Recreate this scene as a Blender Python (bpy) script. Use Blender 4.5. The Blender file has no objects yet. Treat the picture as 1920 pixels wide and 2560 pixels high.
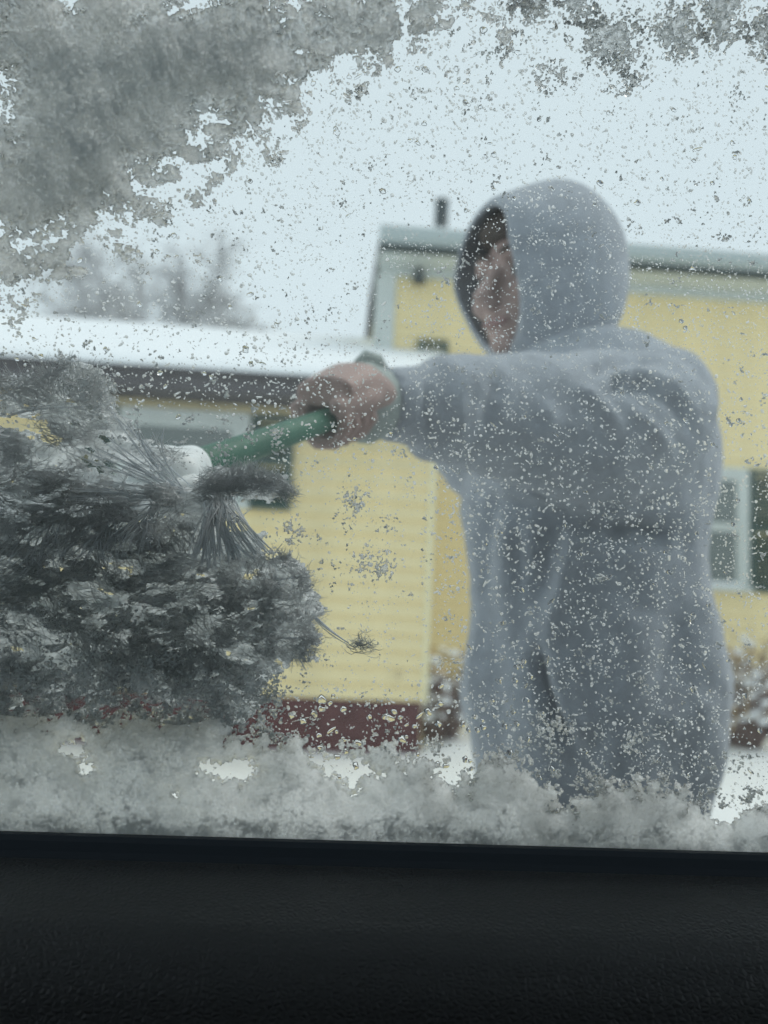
import bpy, math
import numpy as np
from mathutils import Vector, Matrix

rng = np.random.default_rng(11)
SC = bpy.context.scene
COL = SC.collection

# ------------------------------------------------------------------ camera, world, sun, exposure
F_PX, CX, CY = 1925.0, 960.0, 1280.0          # focal length and centre of the 1920 x 2560 photograph
CAM = np.array([0.0, 0.0, 1.15])


def rot(yaw, pitch, roll):
    y, p, r = np.radians([yaw, pitch, roll])
    rz = lambda a: np.array([[np.cos(a), -np.sin(a), 0], [np.sin(a), np.cos(a), 0], [0, 0, 1.0]])
    rx = lambda a: np.array([[1.0, 0, 0], [0, np.cos(a), -np.sin(a)], [0, np.sin(a), np.cos(a)]])
    return rz(-y) @ rx(np.pi / 2 + p) @ rz(r)


RM = rot(3.5, 6.0, 2.75)
cam_d = bpy.data.cameras.new('camera')
cam_d.lens = 36.0 * F_PX / 2560.0
cam_d.sensor_width = 36.0
cam_d.clip_start = 0.02
cam_d.clip_end = 400.0
cam_d.dof.use_dof = True
cam_d.dof.focus_distance = 0.432
cam_d.dof.aperture_fstop = 4.6
cam = bpy.data.objects.new('camera', cam_d)
COL.objects.link(cam)
M4 = Matrix([list(RM[i]) + [CAM[i]] for i in range(3)] + [[0, 0, 0, 1]])
cam.matrix_world = M4
SC.camera = cam

SUN_EL, SUN_AZ = math.radians(56), math.radians(75)      # azimuth measured from +Y towards +X
W = bpy.data.worlds.new('World')
SC.world = W
W.use_nodes = True
wn, wl = W.node_tree.nodes, W.node_tree.links
wn.clear()
w_out = wn.new('ShaderNodeOutputWorld')
w_bg = wn.new('ShaderNodeBackground')
w_sky = wn.new('ShaderNodeTexSky')
w_sky.sky_type = 'NISHITA'
w_sky.sun_disc = False
w_sky.sun_elevation = SUN_EL
w_sky.sun_rotation = SUN_AZ
w_mix = wn.new('ShaderNodeMix')
w_mix.data_type = 'RGBA'
w_mix.inputs[0].default_value = 0.90                       # cloud cover
w_cl = wn.new('ShaderNodeTexNoise')
w_cl.inputs['Scale'].default_value = 1.6
w_cl.inputs['Detail'].default_value = 3
w_ramp = wn.new('ShaderNodeValToRGB')
w_ramp.color_ramp.elements[0].position = 0.25
w_ramp.color_ramp.elements[1].position = 0.75
w_ramp.color_ramp.elements[0].color = (7.2, 8.25, 8.65, 1)
w_ramp.color_ramp.elements[1].color = (7.6, 8.7, 9.1, 1)
wl.new(w_cl.outputs['Fac'], w_ramp.inputs[0])
wl.new(w_sky.outputs[0], w_mix.inputs[6])
wl.new(w_ramp.outputs[0], w_mix.inputs[7])
wl.new(w_mix.outputs[2], w_bg.inputs[0])
w_bg.inputs[1].default_value = 0.103
wl.new(w_bg.outputs[0], w_out.inputs[0])

sun_d = bpy.data.lights.new('sun', 'SUN')
sun_d.energy = 1.2
sun_d.angle = math.radians(35)
sun_d.color = (1.0, 0.95, 0.88)
sun = bpy.data.objects.new('sun', sun_d)
COL.objects.link(sun)
sdir = Vector((math.sin(SUN_AZ) * math.cos(SUN_EL), math.cos(SUN_AZ) * math.cos(SUN_EL), math.sin(SUN_EL)))
sun.rotation_euler = sdir.to_track_quat('Z', 'Y').to_euler()
sun.location = (0, 0, 20)

SC.view_settings.view_transform = 'Standard'
SC.view_settings.look = 'None'
SC.view_settings.exposure = 0.0
SC.view_settings.gamma = 1.0
SC.view_settings.use_curve_mapping = False
SC.render.engine = 'CYCLES'
SC.cycles.max_bounces = 18
SC.cycles.diffuse_bounces = 14
SC.cycles.transmission_bounces = 10
SC.cycles.transparent_max_bounces = 24
SC.cycles.caustics_refractive = True
SC.cycles.caustics_reflective = False
SC.cycles.sample_clamp_indirect = 4.0


# ------------------------------------------------------------------ helpers
def ray(px, py):
    px, py = np.asarray(px, float), np.asarray(py, float)
    d = np.stack([(px - CX) / F_PX, -(py - CY) / F_PX, -np.ones_like(px)], -1)
    return d @ RM.T


def at(px, py, Y):
    """World point seen at photograph pixel (px, py) on the depth plane y = Y."""
    d = ray(px, py)
    return CAM + d * (Y / d[..., 1:2])


def V3(p):
    return Vector((float(p[0]), float(p[1]), float(p[2])))


class MB:
    """Collects geometry for one mesh object."""
    def __init__(self):
        self.v, self.f, self.m, self.n = [], [], [], 0

    def add(self, verts, faces, mat=0):
        verts = np.asarray(verts, float)
        b = self.n
        self.v.append(verts)
        self.n += len(verts)
        for f in faces:
            self.f.append([b + int(i) for i in f])
            self.m.append(mat)

    def box(self, lo, hi, mat=0, bevel=0.0):
        x0, y0, z0 = lo
        x1, y1, z1 = hi
        v = [(x0, y0, z0), (x1, y0, z0), (x1, y1, z0), (x0, y1, z0), (x0, y0, z1), (x1, y0, z1), (x1, y1, z1), (x0, y1, z1)]
        self.add(v, [(0, 3, 2, 1), (4, 5, 6, 7), (0, 1, 5, 4), (1, 2, 6, 5), (2, 3, 7, 6), (3, 0, 4, 7)], mat)

    def prism_x(self, prof, x0, x1, mat=0):
        """Profile of (y, z) points run along x."""
        n = len(prof)
        v = [(x0, y, z) for y, z in prof] + [(x1, y, z) for y, z in prof]
        fs = [(i, (i + 1) % n, n + (i + 1) % n, n + i) for i in range(n)]
        fs += [tuple(range(n))[::-1], tuple(range(n, 2 * n))]
        self.add(v, fs, mat)

    def tube(self, path, radii, seg=12, up=(0, 0, 1), mat=0, cap=True, axis=None):
        path = np.asarray(path, float)
        n = len(path)
        rad = [(r, r) if np.isscalar(r) else r for r in radii]
        up = np.asarray(up, float)
        vs = []
        for i in range(n):
            t = path[min(i + 1, n - 1)] - path[max(i - 1, 0)]
            t = t / (np.linalg.norm(t) + 1e-12) if axis is None else np.asarray(axis, float)
            s = np.cross(t, up)
            if np.linalg.norm(s) < 1e-3:
                s = np.cross(t, (1.0, 0.0, 0.01))
            s /= np.linalg.norm(s)
            u = np.cross(s, t)
            a = np.linspace(0, 2 * np.pi, seg, endpoint=False)
            vs.append(path[i] + np.outer(np.cos(a) * rad[i][0], s) + np.outer(np.sin(a) * rad[i][1], u))
        v = np.concatenate(vs)
        fs = []
        for i in range(n - 1):
            for k in range(seg):
                k2 = (k + 1) % seg
                fs.append((i * seg + k, i * seg + k2, (i + 1) * seg + k2, (i + 1) * seg + k))
        if cap:
            fs.append(tuple(range(seg))[::-1])
            fs.append(tuple(range((n - 1) * seg, n * seg)))
        self.add(v, fs, mat)

    def ball(self, c, r, seg=14, rings=9, frame=None, mat=0):
        r = np.broadcast_to(np.asarray(r, float), (3,))
        v = [(0, 0, 1)]
        for i in range(1, rings):
            th = math.pi * i / rings
            for k in range(seg):
                p = 2 * math.pi * k / seg
                v.append((math.sin(th) * math.cos(p), math.sin(th) * math.sin(p), math.cos(th)))
        v.append((0, 0, -1))
        v = np.array(v) * r
        if frame is not None:
            v = v @ np.asarray(frame)
        v = v + np.asarray(c)
        fs = [(0, 1 + k, 1 + (k + 1) % seg) for k in range(seg)]
        for i in range(rings - 2):
            for k in range(seg):
                a, b = 1 + i * seg + k, 1 + i * seg + (k + 1) % seg
                fs.append((a, a + seg, b + seg, b))
        last, o = len(v) - 1, 1 + (rings - 2) * seg
        fs += [(last, o + (k + 1) % seg, o + k) for k in range(seg)]
        self.add(v, fs, mat)

    def mesh(self, name, mats, smooth=False):
        me = bpy.data.meshes.new(name)
        me.from_pydata(np.concatenate(self.v).tolist(), [], self.f)
        for m in mats if isinstance(mats, (list, tuple)) else [mats]:
            me.materials.append(m)
        if len(me.materials) > 1:
            me.polygons.foreach_set('material_index', np.array(self.m, np.int32))
        if smooth:
            me.polygons.foreach_set('use_smooth', np.ones(len(me.polygons), bool))
        me.update()
        return me

    def build(self, name, mats, parent=None, smooth=False):
        return link(name, self.mesh(name, mats, smooth), parent)


def link(name, data, parent=None):
    o = bpy.data.objects.new(name, data)
    COL.objects.link(o)
    if parent is not None:
        o.parent = parent
        bpy_inv = INV.get(parent.name)
        if bpy_inv is not None:
            o.matrix_parent_inverse = bpy_inv
    return o


INV = {}


def empty(name, loc, label, cat, group=None):
    o = bpy.data.objects.new(name, None)
    COL.objects.link(o)
    o.location = loc
    o.empty_display_size = 0.1
    INV[o.name] = Matrix.Translation(-Vector(loc))
    tag(o, label, cat, group)
    return o


def tag(o, label=None, cat=None, group=None, kind=None):
    if label:
        o['label'] = label
    if cat:
        o['category'] = cat
    if group:
        o['group'] = group
    if kind:
        o['kind'] = kind
    return o


def arr_mesh(name, verts, faces, mat, smooth=True, attrs=None):
    """Fast mesh from an (n,3) array and a list of (m,k) index arrays."""
    me = bpy.data.meshes.new(name)
    verts = np.ascontiguousarray(verts, np.float32)
    if not isinstance(faces, (list, tuple)):
        faces = [faces]
    faces = [np.asarray(f, np.int32) for f in faces if len(f)]
    me.vertices.add(len(verts))
    me.vertices.foreach_set('co', verts.ravel())
    loops = np.concatenate([f.ravel() for f in faces])
    sizes = np.concatenate([np.full(len(f), f.shape[1], np.int32) for f in faces])
    me.loops.add(len(loops))
    me.loops.foreach_set('vertex_index', loops)
    me.polygons.add(len(sizes))
    me.polygons.foreach_set('loop_start', np.concatenate([[0], np.cumsum(sizes)[:-1]]).astype(np.int32))
    me.polygons.foreach_set('use_smooth', np.broadcast_to(np.asarray(smooth, bool), (len(sizes),)).copy())
    for k, a in (attrs or {}).items():
        me.attributes.new(k, 'FLOAT', 'POINT').data.foreach_set('value', np.ascontiguousarray(a, np.float32))
    me.materials.append(mat)
    me.update(calc_edges=True)
    return me


_LAT = np.random.default_rng(5).random((8, 256, 256)).astype(np.float32)


def vnoise(x, y, k=0):
    xi, yi = np.floor(x).astype(int), np.floor(y).astype(int)
    fx, fy = x - xi, y - yi
    fx, fy = fx * fx * (3 - 2 * fx), fy * fy * (3 - 2 * fy)
    L = _LAT[k % 8]
    a, b = L[yi & 255, xi & 255], L[yi & 255, (xi + 1) & 255]
    c, d = L[(yi + 1) & 255, xi & 255], L[(yi + 1) & 255, (xi + 1) & 255]
    return (a * (1 - fx) + b * fx) * (1 - fy) + (c * (1 - fx) + d * fx) * fy


def fbm(x, y, k=0, octs=4, gain=0.5):
    s, a, t = 0.0, 1.0, 0.0
    for i in range(octs):
        s = s + a * vnoise(x * 2 ** i + 17.3 * i, y * 2 ** i + 9.1 * i, k + i)
        t += a
        a *= gain
    return s / t


def sstep(a, b, x):
    t = np.clip((x - a) / (b - a), 0, 1)
    return t * t * (3 - 2 * t)


# ------------------------------------------------------------------ materials
def material(name, color, rough=0.6, var=0.0, vscale=20.0, bump=0.0, bscale=200.0, bdist=0.002, spec=0.5, sheen=0.0,
             metal=0.0, attr=None, color2=None):
    m = bpy.data.materials.new(name)
    m.use_nodes = True
    n, l = m.node_tree.nodes, m.node_tree.links
    p = n['Principled BSDF']
    p.inputs['Base Color'].default_value = (*color, 1)
    p.inputs['Roughness'].default_value = rough
    p.inputs['Specular IOR Level'].default_value = spec
    p.inputs['Metallic'].default_value = metal
    if sheen:
        p.inputs['Sheen Weight'].default_value = sheen
        p.inputs['Sheen Roughness'].default_value = 0.6
    tc = n.new('ShaderNodeTexCoord')
    if attr:
        a = n.new('ShaderNodeAttribute')
        a.attribute_name = attr
        mx = n.new('ShaderNodeMix')
        mx.data_type = 'RGBA'
        l.new(a.outputs['Fac'], mx.inputs[0])
        mx.inputs[6].default_value = (*color, 1)
        mx.inputs[7].default_value = (*color2, 1)
        l.new(mx.outputs[2], p.inputs['Base Color'])
    elif var or color2:
        t = n.new('ShaderNodeTexNoise')
        t.inputs['Scale'].default_value = vscale
        t.inputs['Detail'].default_value = 5
        l.new(tc.outputs['Object'], t.inputs['Vector'])
        r = n.new('ShaderNodeValToRGB')
        c2 = color2 or tuple(min(1, c * (1 + var)) for c in color)
        c1 = tuple(c * (1 - var) for c in color)
        r.color_ramp.elements[0].position, r.color_ramp.elements[1].position = 0.3, 0.7
        r.color_ramp.elements[0].color, r.color_ramp.elements[1].color = (*c1, 1), (*c2, 1)
        l.new(t.outputs['Fac'], r.inputs[0])
        l.new(r.outputs[0], p.inputs['Base Color'])
    if bump:
        t = n.new('ShaderNodeTexNoise')
        t.inputs['Scale'].default_value = bscale
        t.inputs['Detail'].default_value = 4
        l.new(tc.outputs['Object'], t.inputs['Vector'])
        b = n.new('ShaderNodeBump')
        b.inputs['Strength'].default_value = bump
        b.inputs['Distance'].default_value = bdist
        l.new(t.outputs['Fac'], b.inputs['Height'])
        l.new(b.outputs[0], p.inputs['Normal'])
    return m


M_YELLOW = material('yellow_siding', (0.84, 0.715, 0.415), 0.55, var=0.08, vscale=3)
M_TRIM = material('white_trim', (0.56, 0.60, 0.575), 0.5, var=0.05, vscale=4)
M_RED = material('red_foundation', (0.105, 0.042, 0.043), 0.8, var=0.25, vscale=8, bump=0.4, bscale=40)
M_FASCIA = material('brown_fascia', (0.085, 0.08, 0.085), 0.7, var=0.15, vscale=6)
M_DARK = material('lamp_and_gutter_shadow', (0.035, 0.05, 0.05), 0.5)
M_GREEN_PAINT = material('green_shutter_paint', (0.045, 0.085, 0.075), 0.5, var=0.1)
M_WINDOW = material('window_glass', (0.12, 0.145, 0.138), 0.08, spec=0.9)
M_SNOW = material('snow', (0.85, 0.88, 0.90), 0.6, bump=0.5, bscale=9, bdist=0.03)
M_PIPE = material('vent_metal', (0.05, 0.065, 0.07), 0.4, metal=0.3)
M_BARK = material('bark', (0.52, 0.52, 0.53), 0.9, var=0.3, vscale=12)
M_TWIG = material('twigs', (0.72, 0.73, 0.74), 0.9, var=0.25, vscale=5)
M_SHRUB = material('shrub_twigs', (0.21, 0.15, 0.135), 0.9, var=0.3, vscale=9)
M_DRYLEAF = material('dry_leaves', (0.50, 0.38, 0.24), 0.8, var=0.3, vscale=9)
M_FLEECE = material('grey_fleece', (0.345, 0.380, 0.430), 0.95, var=0.14, vscale=60, bump=0.9, bscale=260, bdist=0.004, sheen=0.5, spec=0.1)
M_LINING = material('shaded_hood_lining', (0.18, 0.20, 0.225), 0.95, var=0.2, vscale=80, bump=0.5, bscale=300)  # darker than the fleece: shade inside the hood put into the colour
M_CUFF = material('sage_knit_cuff', (0.37, 0.415, 0.395), 0.9, var=0.1, vscale=60, bump=0.5, bscale=300)
M_SKIN = material('skin', (0.42, 0.30, 0.27), 0.55, var=0.10, vscale=30, spec=0.35)
M_LIP = material('lips', (0.33, 0.19, 0.18), 0.5)
M_EYE = material('eyeball', (0.30, 0.28, 0.27), 0.3)
M_IRIS = material('iris', (0.03, 0.025, 0.02), 0.2)
M_HAIR = material('brown_hair', (0.05, 0.035, 0.028), 0.6, var=0.3, vscale=90)
M_TROUSER = material('dark_trousers', (0.03, 0.035, 0.045), 0.9, var=0.2, vscale=40)
M_BOOT = material('boot_rubber', (0.02, 0.02, 0.022), 0.6)
M_HANDLE = material('green_foam_grip', (0.025, 0.135, 0.082), 0.55, var=0.15, vscale=60, bump=0.25, bscale=500)
M_PLASTIC = material('white_plastic', (0.86, 0.90, 0.90), 0.4)
M_PANEL = material('black_grained_plastic', (0.150, 0.162, 0.168), 0.48, spec=0.5)
M_SEAL = material('black_rubber', (0.060, 0.078, 0.098), 0.5, spec=0.4)
M_CABIN = material('dark_cabin_lining', (0.035, 0.037, 0.04), 0.9)
M_PAINT = material('dark_car_paint', (0.03, 0.035, 0.045), 0.25)


def bristle(name, c1, c2, thin, gloss):
    m = bpy.data.materials.new(name)
    m.use_nodes = True
    n, l = m.node_tree.nodes, m.node_tree.links
    n.clear()
    o = n.new('ShaderNodeOutputMaterial')
    a = n.new('ShaderNodeAttribute')
    a.attribute_name = 'frost'
    mx = n.new('ShaderNodeMix')
    mx.data_type = 'RGBA'
    mx.inputs[6].default_value, mx.inputs[7].default_value = (*c1, 1), (*c2, 1)
    l.new(a.outputs['Fac'], mx.inputs[0])
    d, t, g = n.new('ShaderNodeBsdfDiffuse'), n.new('ShaderNodeBsdfTranslucent'), n.new('ShaderNodeBsdfGlossy')
    g.inputs['Roughness'].default_value = 0.35
    l.new(mx.outputs[2], d.inputs[0])
    l.new(mx.outputs[2], t.inputs[0])
    s1, s2 = n.new('ShaderNodeMixShader'), n.new('ShaderNodeMixShader')
    s1.inputs[0].default_value, s2.inputs[0].default_value = thin, gloss
    l.new(d.outputs[0], s1.inputs[1])
    l.new(t.outputs[0], s1.inputs[2])
    l.new(s1.outputs[0], s2.inputs[1])
    l.new(g.outputs[0], s2.inputs[2])
    l.new(s2.outputs[0], o.inputs[0])
    return m


M_BRISTLE = bristle('bristles', (0.55, 0.58, 0.585), (0.97, 0.98, 0.985), 0.58, 0.02)
M_STRAND = bristle('thick_bristle', (0.76, 0.80, 0.83), (0.97, 0.98, 0.985), 0.5, 0.08)

# leather grain on the door panel
n, l = M_PANEL.node_tree.nodes, M_PANEL.node_tree.links
_tc = n.new('ShaderNodeTexCoord')
_vo = n.new('ShaderNodeTexVoronoi')
_vo.feature = 'DISTANCE_TO_EDGE'
_vo.inputs['Scale'].default_value = 420
_vo.inputs['Randomness'].default_value = 1.0
_mp = n.new('ShaderNodeMapping')
_mp.inputs['Scale'].default_value = (0.7, 1.0, 1.0)
_bp = n.new('ShaderNodeBump')
_bp.inputs['Strength'].default_value = 0.7
_bp.inputs['Distance'].default_value = 0.0022
l.new(_tc.outputs['Object'], _mp.inputs[0])
l.new(_mp.outputs[0], _vo.inputs['Vector'])
l.new(_vo.outputs['Distance'], _bp.inputs['Height'])
l.new(_bp.outputs[0], n['Principled BSDF'].inputs['Normal'])


def glass_pane():
    m = bpy.data.materials.new('car_window_glass')
    m.use_nodes = True
    n, l = m.node_tree.nodes, m.node_tree.links
    n.clear()
    o = n.new('ShaderNodeOutputMaterial')
    tr = n.new('ShaderNodeBsdfTransparent')
    tr.inputs[0].default_value = (0.975, 0.99, 0.988, 1)
    gl = n.new('ShaderNodeBsdfGlossy')
    gl.inputs['Roughness'].default_value = 0.0
    fr = n.new('ShaderNodeFresnel')
    fr.inputs[0].default_value = 1.25
    mx = n.new('ShaderNodeMixShader')
    l.new(fr.outputs[0], mx.inputs[0])
    l.new(tr.outputs[0], mx.inputs[1])
    l.new(gl.outputs[0], mx.inputs[2])
    fog = n.new('ShaderNodeBsdfTranslucent')                 # thin film of condensation on the pane
    fog.inputs[0].default_value = (0.95, 0.97, 0.97, 1)
    m2 = n.new('ShaderNodeMixShader')
    m2.inputs[0].default_value = 0.025
    l.new(mx.outputs[0], m2.inputs[1])
    l.new(fog.outputs[0], m2.inputs[2])
    l.new(m2.outputs[0], o.inputs[0])
    return m


def water():
    m = bpy.data.materials.new('water')
    m.use_nodes = True
    n, l = m.node_tree.nodes, m.node_tree.links
    n.clear()
    o = n.new('ShaderNodeOutputMaterial')
    g = n.new('ShaderNodeBsdfGlass')
    g.inputs['IOR'].default_value = 1.33
    g.inputs['Roughness'].default_value = 0.02
    l.new(g.outputs[0], o.inputs[0])
    return m


def wet_snow(name, tint=(0.985, 0.99, 0.99)):
    """Snow on glass: how far light passes is set by how densely packed it is (attribute 'loose')."""
    m = bpy.data.materials.new(name)
    m.use_nodes = True
    n, l = m.node_tree.nodes, m.node_tree.links
    n.clear()
    o = n.new('ShaderNodeOutputMaterial')
    d = n.new('ShaderNodeBsdfDiffuse')
    d.inputs[0].default_value = (0.84, 0.88, 0.89, 1)
    t = n.new('ShaderNodeBsdfTranslucent')
    t.inputs[0].default_value = (*tint, 1)
    mx = n.new('ShaderNodeMixShader')
    a = n.new('ShaderNodeAttribute')
    a.attribute_name = 'loose'
    l.new(a.outputs['Fac'], mx.inputs[0])
    l.new(d.outputs[0], mx.inputs[1])
    l.new(t.outputs[0], mx.inputs[2])
    g = n.new('ShaderNodeBsdfGlass')
    g.inputs['IOR'].default_value = 1.31
    g.inputs['Roughness'].default_value = 0.14
    w = n.new('ShaderNodeAttribute')
    w.attribute_name = 'wet'
    m2 = n.new('ShaderNodeMixShader')
    l.new(w.outputs['Fac'], m2.inputs[0])
    l.new(mx.outputs[0], m2.inputs[1])
    l.new(g.outputs[0], m2.inputs[2])
    l.new(m2.outputs[0], o.inputs[0])
    return m


M_GLASS, M_WATER = glass_pane(), water()
M_WETSNOW = wet_snow('wet_snow_on_glass')
M_SLEET = wet_snow('frozen_droplets')
for _n in M_SLEET.node_tree.nodes:
    if _n.type == 'MIX_SHADER':
        _n.inputs[0].default_value = 0.80 if _n.outputs[0].links[0].to_node.type == 'MIX_SHADER' else 0.52
        for _l in list(_n.inputs[0].links):
            M_SLEET.node_tree.links.remove(_l)

# ------------------------------------------------------------------ setting: snowy ground
gx = np.concatenate([np.linspace(-150, -12, 12), np.linspace(-11, 11, 67), np.linspace(12, 150, 12)])
gy = np.concatenate([np.linspace(-60, -3, 10), np.linspace(-2, 14, 60), np.linspace(15, 260, 20)])
GX, GY = np.meshgrid(gx, gy)
GZ = 0.10 * (fbm(GX * 0.8, GY * 0.8, 1) - 0.5) + 0.05 * (fbm(GX * 3, GY * 3, 2) - 0.5)
GZ = GZ - 0.06 * sstep(3.5, 5.8, GY) * (GX < 1.0)
idx = np.arange(GX.size).reshape(GX.shape)
q = np.stack([idx[:-1, :-1], idx[:-1, 1:], idx[1:, 1:], idx[1:, :-1]], -1).reshape(-1, 4)
ground = link('snowy_ground', arr_mesh('snowy_ground', np.stack([GX, GY, GZ], -1).reshape(-1, 3), q, M_SNOW))
tag(ground, kind='structure')

# ------------------------------------------------------------------ house
house = empty('yellow_house', (0.75, 6.0, 0.0), 'yellow clapboard house with snow on its roof and dark green shutters', 'house')
WY, BY = 6.0, 8.0                       # front faces of the low wing and of the tall block
WX0, WX1 = -7.5, 0.755
BX0, BX1 = 0.31, 9.0
W_BASE, W_TOP = 0.333, 2.62
B_BASE, B_TOP = 0.30, 4.60

mb = MB()
mb.box((WX0, WY + 0.02, -0.25), (WX1 - 0.02, 10.4, W_TOP))
mb.box((BX0 + 0.02, BY + 0.02, -0.25), (BX1, 13.0, B_TOP))
# gable of the wing above the wall plate
mb.build('wall', M_YELLOW, house)


def plank_mesh(x0, x1, h, y):
    b = MB()
    b.prism_x([(y, 0.0), (y - 0.032, 0.0), (y - 0.033, 0.006), (y - 0.004, h + 0.004), (y, h + 0.004)], x0, x1)
    return b.mesh('siding_plank', M_YELLOW)


H1 = (W_TOP - W_BASE) / 18
wp = plank_mesh(WX0, WX1, H1, WY + 0.02)
for i in range(18):
    o = link('siding_plank', wp, house)
    o.location = (rng.normal(0, 0.001), rng.normal(0, 0.001), W_BASE + i * H1)
H2 = (4.585 - B_BASE) / 38
bp_ = plank_mesh(BX0, BX1, H2, BY + 0.02)
for i in range(38):
    o = link('siding_plank', bp_, house)
    o.location = (0, rng.normal(0, 0.001), B_BASE + i * H2)

mb = MB()
mb.box((WX0, WY - 0.005, -0.3), (WX1 - 0.03, WY + 0.018, W_BASE - 0.003))
mb.box((BX0, BY - 0.01, -0.3), (BX1, BY + 0.018, B_BASE - 0.003))
mb.build('foundation', M_RED, house)

# wing roof: eave lip at y 5.6 z 2.79, rising 0.40 per metre to a ridge at y 9.5
EY, EZ, SL, RY = 5.58, 2.79, 0.40, 9.5
RX1 = 1.02


def roof_prof(y0, z0, y1, th):
    z1 = z0 + (y1 - y0) * SL
    return [(y0, z0 - th), (y0, z0), (y1, z1), (2 * y1 - y0, z0), (2 * y1 - y0, z0 - th), (y1, z1 - th)]


mb = MB()
mb.prism_x(roof_prof(EY, EZ - 0.07, RY, 0.05), WX0 - 0.3, RX1)
roof = mb.build('roof', M_FASCIA, house)
# snow cover with an uneven lip
xs = np.linspace(WX0 - 0.3, RX1, 70)
ts = np.linspace(0, 1, 18)
X, T = np.meshgrid(xs, ts)
Yr = EY - 0.03 + T * (RY - EY + 0.03)
Zr = EZ - 0.07 + (Yr - EY) * SL + 0.07 * np.minimum(1, T * 14 + 0.35) + 0.02 * (fbm(X * 1.2, Yr * 1.2, 3) - 0.5)
Zb = EZ - 0.07 + (Yr - EY) * SL + 0.003
vs = np.concatenate([np.stack([X, Yr, Zr], -1).reshape(-1, 3), np.stack([X, Yr, Zb], -1).reshape(-1, 3)])
idx = np.arange(X.size).reshape(X.shape)
q = np.stack([idx[:-1, :-1], idx[:-1, 1:], idx[1:, 1:], idx[1:, :-1]], -1).reshape(-1, 4)
e = np.stack([idx[0, :-1], idx[0, :-1] + X.size, idx[0, 1:] + X.size, idx[0, 1:]], -1)
e2 = np.stack([idx[:-1, -1], idx[:-1, -1] + X.size, idx[1:, -1] + X.size, idx[1:, -1]], -1)
link('roof_snow', arr_mesh('roof_snow', vs, [q, e, e2], M_SNOW), roof)
mb = MB()
mb.box((WX0 - 0.3, EY + 0.02, EZ - 0.235), (RX1 - 0.02, EY + 0.045, EZ - 0.122))
mb.build('fascia', M_FASCIA, house)
mb = MB()
mb.box((WX0 - 0.3, EY + 0.047, EZ - 0.232), (RX1 - 0.02, WY - 0.02, EZ - 0.215))
mb.build('soffit', M_FASCIA, house)

# tall block: roof, gutter, frieze, corner board
B_EY, B_EZ = 7.55, 4.86
mb = MB()
mb.prism_x([(B_EY, B_EZ - 0.04), (B_EY, B_EZ), (10.5, B_EZ + 2.78 * 0.16), (13.3, B_EZ), (13.3, B_EZ - 0.04), (10.5, B_EZ + 2.78 * 0.16 - 0.04)], BX0 - 0.02, BX1 + 0.3)
roof2 = mb.build('roof', M_FASCIA, house)
mb = MB()
mb.prism_x([(B_EY - 0.03, B_EZ + 0.003), (B_EY - 0.045, B_EZ + 0.03), (B_EY - 0.02, B_EZ + 0.055), (10.5, B_EZ + 2.78 * 0.16 + 0.05), (10.5, B_EZ + 2.78 * 0.16 + 0.003), (B_EY, B_EZ + 0.003)], BX0 - 0.01, BX1 + 0.3)
mb.build('roof_snow', M_SNOW, roof2)
mb = MB()
mb.prism_x([(B_EY - 0.02, B_EZ - 0.15), (B_EY - 0.09, B_EZ - 0.11), (B_EY - 0.10, B_EZ - 0.003), (B_EY - 0.002, B_EZ - 0.003), (B_EY - 0.002, B_EZ - 0.15)], BX0 - 0.03, BX1 + 0.3)
mb.build('gutter', material('grey_gutter', (0.42, 0.48, 0.48), 0.5), house)
mb = MB()
mb.box((BX0 - 0.02, B_EY, B_EZ - 0.225), (BX1 + 0.3, B_EY + 0.03, B_EZ - 0.152))
mb.build('fascia', M_DARK, house)  # near-black strip: shadow under the gutter put into the colour
mb = MB()
mb.box((BX0 - 0.02, B_EY + 0.032, B_EZ - 0.22), (BX1 + 0.3, BY - 0.03, B_EZ - 0.2))
mb.build('soffit', M_TRIM, house)
mb = MB()
mb.box((BX0, BY - 0.03, 4.56), (BX1, BY + 0.005, B_EZ - 0.222))
mb.build('frieze_board', M_TRIM, house)
mb = MB()
mb.box((BX0 - 0.03, BY - 0.034, 3.4), (BX0 + 0.19, BY + 0.01, 4.557))
mb.build('corner_board', M_TRIM, house)
mb = MB()
mb.box((WX1 - 0.04, WY - 0.012, W_BASE), (WX1 + 0.012, WY + 0.1, W_TOP - 0.07))
mb.build('corner_board', material('yellow_corner', (0.80, 0.73, 0.47), 0.5), house)


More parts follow.
